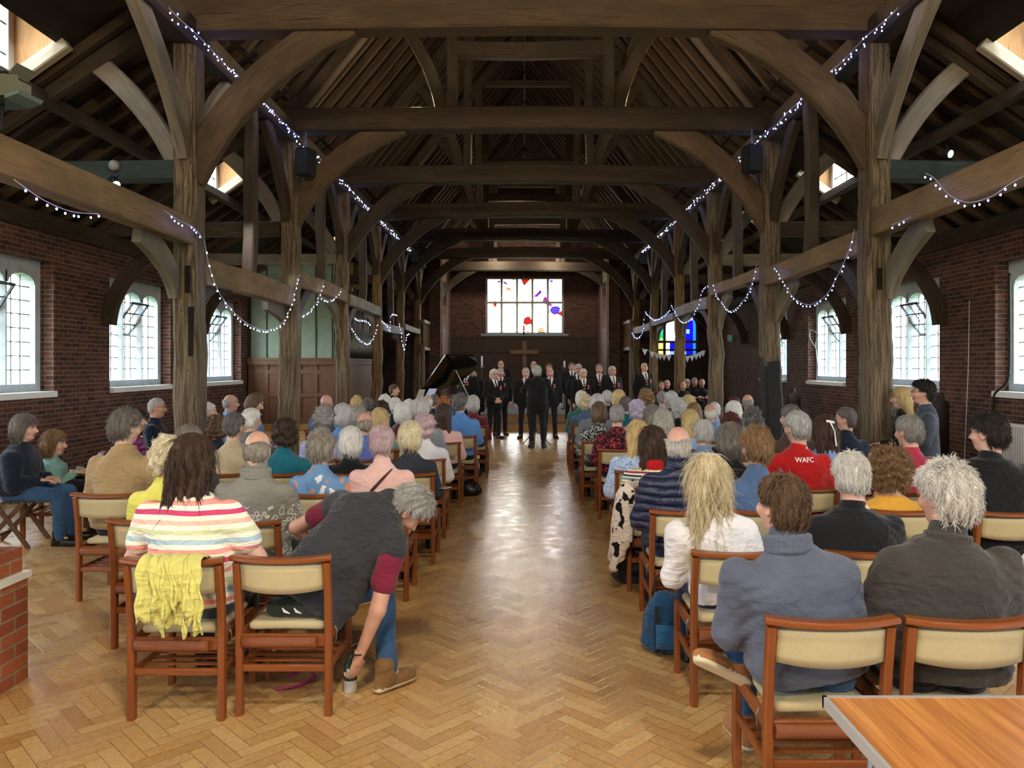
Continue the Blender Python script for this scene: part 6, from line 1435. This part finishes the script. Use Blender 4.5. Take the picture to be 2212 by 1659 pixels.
bag('handbag', 'small black bag under the seat, fourth aisle chair from front on left', 'handbag', LEAB, (-.80, 11.9, 0), .26, .2, .17)
COW = pat('cow_print', 'cow', '#d8ccc0', '#1d1a1a')
def cow(F):
    F.cap((.0, .0, .80), (.05, .12, .80), .045, .04, .03)
    for (x, y, z0, x1, y1, z1, r) in ((-.01, -.07, .78, -.02, -.05, .42, .05), (-.05, .0, .76, -.09, .02, .30, .05), (-.05, .09, .74, -.10, .10, .25, .05), (-.02, -.05, .5, -.10, -.02, .2, .045)): F.cap((x, y, z0), (x1, y1, z1), r*.8, r, .04)
    F.add(lambda X, Y, Z: (.008*np.sin((X+Y)*55+Z*9)+.003*np.sin(Y*90)).astype(np.float32))
cloth_lump('coat', 'cream coat with black cow print hung over the striped jumper woman\'s chair', 'coat', COW, (.80, 5.92, 0), cow, (-.2, -.16, .10), (.14, .2, .90), .010)
o = thing('leaflet', 'black and white printed leaflet held out at the left edge of the aisle', 'leaflet', (-.745, 6.95, .64), -.5)
MB().box(-.075, .075, -.05, .05, 0, .002).build('paper', WHITE, o)
mb = MB()
for k in range(4): mb.box(-.062, .062, -.04+.02*k, -.028+.02*k, .002, .0026)
mb.build('printed_lines', BLK, o)
o = tag(MB().tube(catmull([Vector(p) for p in ((-1.32, 4.3, .01), (-1.24, 4.34, .03), (-1.17, 4.30, .012), (-1.22, 4.18, .01), (-1.33, 4.12, .012))]), .007, 6).build('lanyard', m_plain('magenta_strap', '#a6246e', .5)), 'magenta strap lying under the two nearest left chairs', 'strap')
# table
t = thing('folding_table', 'wood effect folding table with pale metal edging, bottom right', 'table', (1.83, 2.01, 0)); TT = NT('teak_laminate'); vv = TT.coord('Object', (9, .55, 1)); nn = TT.noise(vv, 3.2, 5, .6); n3 = TT.noise(TT.coord('Object', (60, 1.1, 1)), 1.4, 3)
TT.base(TT.mix(TT.ramp(n3, [(.40, (0, 0, 0)), (.62, (.8, .8, .8))]), TT.ramp(nn, [(.3, srgb('#8a5224')), (.5, srgb('#b97a3c')), (.7, srgb('#cf9450'))]), srgb('#a0662e'))).rough(.3, .5)
MB().box(-.895, .895, -.36, .375, .690, .719).build('table_top', TT.m, t)
eb = MB()
for a in ((-.905, -.893, -.37, .385), (.893, .905, -.37, .385), (-.905, .905, .373, .385), (-.905, .905, -.37, -.358)): eb.box(*a, .686, .7215)
eb.build('metal_edging', m_plain('pale_edging', '#a9abab', .4, metal=.3), t)
for s in (-1, 1):
    for y in (-.3, .31): MB().tube([(s*.78, y, .69), (s*.80, y, .0)], .014, 10).build('leg', GREY, t)
    MB().tube([(s*.785, -.3, .35), (s*.785, .31, .35)], .010, 8).build('leg_brace', GREY, t)
# brick pier with pale shelf on the left
p = thing('brick_pier', 'low orange brick pier with a pale shelf, bottom left corner', 'pier', (-2.77, 4.3, 0))
MB().box(-.7, 0, -1.5, 0, 0, .565).build('lower_brickwork', BRICKP, p); MB().box(-.7, -.025, -.42, -.01, .6, .735).build('upper_brickwork', BRICKP, p)
MB().box(-.7, .012, -1.5, .015, .565, .6).build('shelf', m_plain('pale_shelf', '#cfd0c4', .4), p)
F = Field(axis(-.5, .05, .02), axis(-.5, .1, .02), axis(.7, 1.0, .02)); F.ell((-.22, -.2, .78), (.17, .18, .13), 0).ell((-.25, -.25, .86), (.1, .1, .09), .04).add(lambda X, Y, Z: (.012*wavy(X, Y, Z, 26, 1)).astype(np.float32)); soft('stone_top', F, m_plain('sandstone', '#8a7455', .9, bump=.5, bscale=40, var=.2), p)
# speakers, spots, ball lamp
for s, (px, py) in ((-1, (661, 352)), (1, (1624, 345))):
    c = at(px, py, 13.15); o = thing('loudspeaker', 'dark box loudspeaker hung beside the second %s post' % hand(s), 'speaker', tuple(c), s*.35, 'hanging loudspeakers')
    MB().prism([(-.13, -.22), (.13, -.22), (.14, .2), (.10, .24), (-.10, .24), (-.14, .2)], -.11, .11).build('cabinet', m_plain('speaker_black', '#1c2124', .5), o)
    MB().box(-.115, .115, -.122, -.11, -.2, .2).build('grille', m_plain('speaker_grille', '#2b3338', .7), o); MB().box(-.015, .015, -.01, .01, .22, .52).build('bracket', GREY, o)
for c in (at(896, 555, 25.3), at(1389, 560, 25.3)):
    o = thing('loudspeaker', 'small far loudspeaker high by the fifth %s post' % hand(c.x), 'speaker', tuple(c)); MB().box(-.12, .12, -.1, .1, -.17, .2).build('cabinet', m_plain('speaker_black', '#1c2124', .5), o); MB().box(-.105, .105, -.112, -.1, -.155, .185).build('grille', m_plain('speaker_grille', '#2b3338', .7), o)
o = thing('ball_lamp', 'grey ball lamp on the painted cross beam beside the nearest left post', 'lamp', tuple(at(246, 357, 9.30)))
MB().ball((0, 0, 0), .062, 16, 12).build('globe', m_plain('grey_globe', '#9a9ea0', .35), o); MB().tube(catmull([Vector((0, 0, .055)), Vector((.02, .0, .10)), Vector((.06, .04, .11)), Vector((.12, .12, .1))]), .006, 6).build('cable', BLK, o)
def spot(label, c, tgt, r=.05, L=.14):
    d = (Vector(tgt)-Vector(c)).normalized(); o = thing('spotlight', label, 'spotlight', tuple(c)); q = Vector((0, 0, 0))
    MB().tube([q-d*L, q-d*(L-.02), q-d*.03, q+d*.02], [r*.6, r, r, r*1.1], 14, cap=True).build('housing', BLK, o); MB().tube([q+d*.02, q+d*.026], r*.9, 14).build('lens', m_plain('lens_glow', '#d8ecff', .2, emit=('#cfe8ff', 2.0)), o)
    MB().tube([(0, 0, 0), (0, .03, .07), (0, .06, .12)], .008, 6).build('bracket', BLK, o)
spot('small black spotlight under the painted cross beam near the nearest left post', at(250, 397, 9.25), (-4.2, 8.6, 3.2)); spot('small spotlight on the cross beam right of nearest right post', at(2050, 332, 9.3), (5.6, 8.4, 3.9))
# theatre lantern with barn doors, top left
c = at(20, 196, 6.2); o = thing('stage_lantern', 'theatre lantern with open barn doors at the top left edge', 'stage light', tuple(c), -.1)
LG = m_plain('lantern_grey', '#6f7064', .5); MB().box(-.22, .08, -.14, .14, -.085, .085).build('housing', LG, o)
for z in (-.11, .09): MB().box(-.22, .08, -.13, .13, z, z+.018).build('cooling_fin', BLK, o)
MB().prism([(.085, -.075), (.215, -.045), (.18, .07), (.07, .08)], -.142, -.136).build('barn_door', LG, o); MB().prism([(.09, -.085), (.22, -.055), (.20, -.085), (.09, -.115)], -.16, .1).build('barn_door', m_plain('door_teal', '#6d7f80', .5), o); MB().prism([(.05, .085), (.14, .18), (.15, .18), (.07, .085)], -.1, .1).build('barn_door', LG, o)
for (tx, z, sz) in (('OCT', .035, .045), ('8-67', -.02, .038)):
    me = text_mesh(tx, sz, .001); me.transform(Matrix.Translation((-.03, -.1425, z)) @ Matrix.Rotation(math.pi/2, 4, 'X')); me.materials.append(WHITE); link(bpy.data.objects.new('marking', me), o)
MB().sweep([(-.06, 0, -.085), (-.1, .02, -.30)], .03, .02).build('bracket', BLK, o)
# organ in the left aisle
OY = 20.55; o = thing('pipe_organ', 'pipe organ with pale green upper panels and oak base in the left aisle', 'organ', (-6.2, OY, 0)); GP = m_plain('green_panel', '#8d9d8c', .6, var=.06)
x0, x1 = -1.15, 1.12
MB().box(x0, x1, 0, 5.2, .19, 1.74).build('oak_base', ORGW, o)
fr = MB()
for x in np.linspace(x0+.04, x1-.04, 6): fr.box(x-.045, x+.045, -.03, 0, .19, 1.74)
for z in (.19, .88, 1.5): fr.box(x0, x1, -.028, 0, z, z+.1)
fr.build('base_framing', ORGW, o); MB().box(x0-.02, x1+.06, -.1, 5.3, 1.74, 1.9).box(x0, x1+.1, -.13, 5.3, 1.86, 1.92).build('cornice', ORGW, o)
MB().box(x0, x1-.02, .05, .1, 1.92, 4.4).build('green_panel', GP, o); bt = MB()
for x in np.linspace(x0+.03, x1-.05, 6): bt.box(x-.012, x+.012, .03, .05, 1.92, 4.4)
bt.build('panel_bead', BLK, o)
for k in range(22):
    y = .5+k*.21; hgt = 1.1+.8*abs(math.sin(k*.9)); MB().tube([(x1+.0, y, 1.93), (x1, y, 2.15), (x1, y, 2.15+hgt)], [.02, .062, .062], 10).build('organ_pipe', m_plain('dull_pipe', '#5d5546', .35, metal=.6), o)
for k in range(8):
    y = .4+k*.6; MB().tube([(x1-.3, y, 1.93), (x1-.3, y, 4.9)], .09, 10).build('tall_pipe', m_plain('gilt_pipe', '#a08a4a', .4, metal=.4), o)
# grand piano with its lid up
o = thing('grand_piano', 'black grand piano with its lid raised, left of the choir', 'piano', (-1.2, 16.95, 0), math.radians(55)); 
out = [(-.1, 0), (1.0, 0), (1.15, .25), (1.1, .7), (.75, 1.0), (.45, 1.3), (.2, 1.45), (-.1, 1.45)]
Mz = Matrix.Rotation(math.radians(0), 4, 'Z')
# keyboard faces left: rotate so the long side is the left-right axis
shape = [(-.75, -.05), (.55, -.05), (.95, .2), (1.05, .55), (.7, .95), (.2, 1.15), (-.3, 1.4), (-.75, 1.42)]
MB().prism(shape, .68, .98, axis='z').build('case', BLACK, o)
tilt = Matrix.Translation((0, 1.42, .99)) @ Matrix.Rotation(math.radians(-40), 4, 'X') @ Matrix.Translation((0, -1.42, 0)); MB().prism([(p[0], p[1]-.02) for p in shape], 0, .025, axis='z', M=tilt).build('lid', BLACK, o)
MB().prism([(-.6, .1), (.4, .1), (.8, .4), (.5, .8), (-.55, 1.2)], .981, .99, axis='z').build('gilt_frame', m_plain('gilt_iron', '#a87a3c', .35, metal=.7), o)
MB().tube([(.0, -.0, .98), (-.22, .35, 1.62)], .012, 8).build('lid_prop', m_plain('prop_stick', '#b9b0a0', .4), o)
for (x, y) in ((-.6, .1), (.65, .25), (-.5, 1.2)): MB().tube([(x, y, .68), (x, y, .05)], [.06, .035], 12).build('leg', BLACK, o)
MB().box(-.92, -.75, .0, 1.38, .66, .74).build('keyboard', WHITE, o)
o.scale = (.76, .76, 1)
s_ = thing('piano_stool', 'low black stool under the young man at the piano', 'stool', (-2.62, 16.55, 0)); MB().box(-.2, .2, -.2, .2, .36, .43).build('seat', BLK, s_)
for (x, y) in ((-.16, -.16), (.16, -.16), (.16, .16), (-.16, .16)): MB().tube([(x, y, .36), (x, y, 0)], .02, 8).build('leg', BLK, s_)
for (px, py, w_, r) in ((930, 850, .13, .25), (908, 852, .1, .35)):
    c = at(px, py, 14.3 if px > 920 else 14.0); q = thing('music_sheet', 'blue white sheet held up before the piano' if px > 920 else 'small grey sheet held up left of the blue white sheet', 'sheet', tuple(c), .1)
    MB().tube([(0, .01, -.08), (0, .01, -c.z)], .008, 6).build('stand', BLK, q); MB().prism([(-w_*.9, -.09), (w_*.4, -.09), (w_*.9, .09), (-w_*.2, .09)], 0, .004).build('paper', m_plain('sheet_blue' if px > 920 else 'sheet_grey', '#b9c6ea' if px > 920 else '#a39a90', .7), q)
# music stand before the conductor, candle stands, cross, lamp, bunting
o = thing('music_stand', 'thin black tripod music stand in front of the conductor', 'music stand', (.24, 16.65, 0)); MB().tube([(0, 0, .3), (0, 0, 1.0)], .012, 8).build('pole', BLK, o)
for a in (0, 2.1, 4.2): MB().tube([(0, 0, .35), (.34*math.cos(a+.4), .34*math.sin(a+.4), .006)], .010, 6).build('leg', BLK, o)
MB().box(-.22, .22, -.02, .0, .95, 1.22).build('desk', BLK, o); MB().box(-.18, .18, -.026, -.021, .99, 1.2).build('score', WHITE, o)
for (px, lab) in ((1041, 'candle stand with a tall white candle, left of the cross'), (1219, 'dark candle stand with a white candle cup, right of the cross')):
    c = at(px, 800, 23.5); o = thing('candle_stand', lab, 'candle stand', (c.x, 23.5, .385)); MB().tube([(0, 0, 0), (0, 0, .03), (0, 0, .05), (0, 0, 1.25)], [.14, .12, .02, .02], 12).build('stand', m_timber('stand_wood', '#5a4a3c', contrast=.2), o)
    MB().tube([(0, 0, 1.25), (0, 0, 1.3)], [.05, .06], 12).build('drip_pan', GREY, o); MB().tube([(0, 0, 1.3), (0, 0, 1.62)] if px < 1100 else [(0, 0, 1.3), (0, 0, 1.47)], .028, 12).build('candle', WHITE, o)
o = thing('cross', 'large plain wooden cross in front of the dark panelling', 'cross', (0, 34.6, .385)); CRW = m_timber('cross_wood', '#6a4f3a', contrast=.25)
MB().box(-.09, .09, -.05, .05, 0, 2.40).build('upright', CRW, o); MB().box(-.64, .62, -.07, .03, 1.83, 2.01).build('crossbar', CRW, o); MB().box(-.3, .3, -.2, .2, 0, .25).build('foot', CRW, o)
o = thing('sanctuary_lamp', 'small red lamp hanging in front of the big stained glass window', 'lamp', (-.03, 34.0, 3.05)); MB().tube([(0, 0, 0), (0, 0, .04), (0, 0, .1), (0, 0, .16)], [.02, .09, .03, .09], 12).build('holder', m_plain('old_brass', '#4a3a30', .4, metal=.5), o)
MB().tube([(0, 0, .17), (0, 0, .42)], .05, 12).build('red_glass', m_plain('red_lamp_glass', '#b04a4a', .2, emit=('#c03030', .4)), o); MB().tube([(0, 0, .42), (0, 0, 3.0)], .008, 6).build('wire', BLK, o)
def bunting(label, pts, n, size=.2):
    P = catmull([Vector(p) for p in pts]); o0 = P[0].copy(); P = [p-o0 for p in P]; root = thing('bunting', label, 'bunting', tuple(o0)); MB().tube(P, .006, 5).build('tape', WIRE, root)
    for k in range(n):
        p = P[int((k+.5)/n*(len(P)-1))]; MB().prism([(p.x-size*.45, p.z), (p.x+size*.45, p.z), (p.x, p.z-size)], p.y-.002, p.y+.002).build('pennant', m_plain('pennant_white', '#c9cfda', .8), root)
bunting('white triangular bunting below the stained glass at right, left half', [at(1385, 752, 21.2), at(1415, 762, 22), at(1430, 766, 22), at(1450, 768, 22)], 6, .17); bunting('white triangular bunting below the blue glass', [at(1468, 770, 22), at(1490, 769, 22), at(1508, 763, 22), at(1522, 756, 22)], 6, .17)
c = at(1477, 783, 31.295); o = thing('notice', 'pale blue paper notice on the panelling below the stained glass', 'notice', tuple(c)); MB().box(-.1, .1, -.005, .0, -.2, .2).build('paper', m_plain('notice_blue', '#8fa9c6', .7), o)
c = at(1577, 731, 27.3); o = thing('exit_sign', 'small white and green exit sign on the wall near the third right post', 'sign', tuple(c)); MB().box(0, 7.42-c.x, -.01, .01, -.02, .02).build('bracket', BLK, o); MB().box(-.075, .075, -.02, .02, -.12, .12).build('case', m_plain('sign_white', '#c8d4c8', .5), o); MB().box(-.035, .035, -.026, -.02, -.06, .06).build('green_symbol', m_plain('sign_green', '#3f8a62', .5, emit=('#2f8a5a', .3)), o)
# right wall: cables, radiator, old carved chairs, bench
def wallx(px, py, s=1, X=7.34): D = X*s*FPX/(px-CX); return Vector((s*X, D, EYE-(py-CY)*D/FPX))
tag(MB().tube(catmull([wallx(*p) for p in ((2180, 590), (2181, 700), (2180, 800), (2172, 830), (2150, 850), (2145, 880), (2145, 960))]), .02, 8).build('cable_conduit', BLK), 'thick black cable running down the right brick wall', 'cable')
tag(MB().tube(catmull([wallx(*p) for p in ((2094, 650), (2092, 780), (2089, 860), (2086, 930), (2083, 1000))]), .006, 6).build('hanging_cord', WIRE), 'thin white cord hanging down the right brick wall', 'cord')
tag(MB().tube(catmull([wallx(*p) for p in ((1768, 722), (1752, 712), (1750, 730), (1762, 752), (1765, 770), (1768, 800), (1762, 745), (1768, 722))]), .007, 6).build('hanging_cord', WIRE), 'looped white cord hanging beside a right hand window', 'cord')
r = thing('radiator', 'white panel radiator low on right wall at the picture edge', 'radiator', (7.33, 11.0, .25)); MB().box(-.1, 0, -.8, .9, 0, .62).build('panel', WHITE, r); mb = MB()
for y in np.linspace(-.75, .85, 30): mb.box(-.108, -.1, y-.012, y+.012, .03, .58)
mb.build('fins', m_plain('radiator_grey', '#b5b7b6', .5), r)
for (px, py, D) in ((2052, 848, 12.7), (1716, 838, 19.6)):
    c = at(px, py, D); o = thing('carved_chair', 'tall dark carved chair against the right wall ' + ('behind the grey blazer man' if px > 2000 else 'near the dark based post'), 'chair', (min(c.x, 6.85), D, 0), math.pi/2-.9 if px > 2000 else .7)
    MB().prism([(-.27, .05), (.27, .05), (.27, c.z-.2), (.2, c.z-.16), (.1, c.z-.12), (.06, c.z), (-.06, c.z), (-.1, c.z-.12), (-.2, c.z-.16), (-.27, c.z-.2)], -.03, .03).build('carved_back', BENCH, o)
    MB().box(-.27, .27, .03, .45, .42, .48).build('seat', BENCH, o)
    for x in (-.25, .25): MB().box(x-.03, x+.03, .38, .44, 0, .42).build('leg', BENCH, o)
b = thing('bench', 'high dark bench under the three people beside the right wall', 'bench', (4.55, 9.25, 0), -.35-math.pi/2*0)
MB().box(-.25, .25, -1.25, 1.25, .50, .57).build('seat', BENCH, b)
for y in (-1.15, 1.15):
    for x in (-.2, .2): MB().box(x-.03, x+.03, y-.03, y+.03, 0, .50).build('leg', BENCH, b)
# timber screens and galleries beside the chancel
for s in (-1, 1):
    o = thing('timber_screen', 'open oak screen with upright bars beside the choir on the ' + hand(s), 'screen', (XC+s*3.98, 30.6, 0))
    for z in (2.3, 3.35): MB().box(-.06, .06, -1.1, 1.3, z, z+.12).build('rail', OAKG, o)
    for y in np.linspace(-1.05, 1.25, 8): MB().box(-.03, .03, y-.04, y+.04, 2.42, 3.35).build('bar', OAKW, o)
    for y in (-1.05, 1.25): MB().box(-.05, .05, y-.06, y+.06, 0, 2.3).build('post', OAKG, o)
print('objects', len(bpy.data.objects), 'verts', sum(len(m.vertices) for m in bpy.data.meshes))
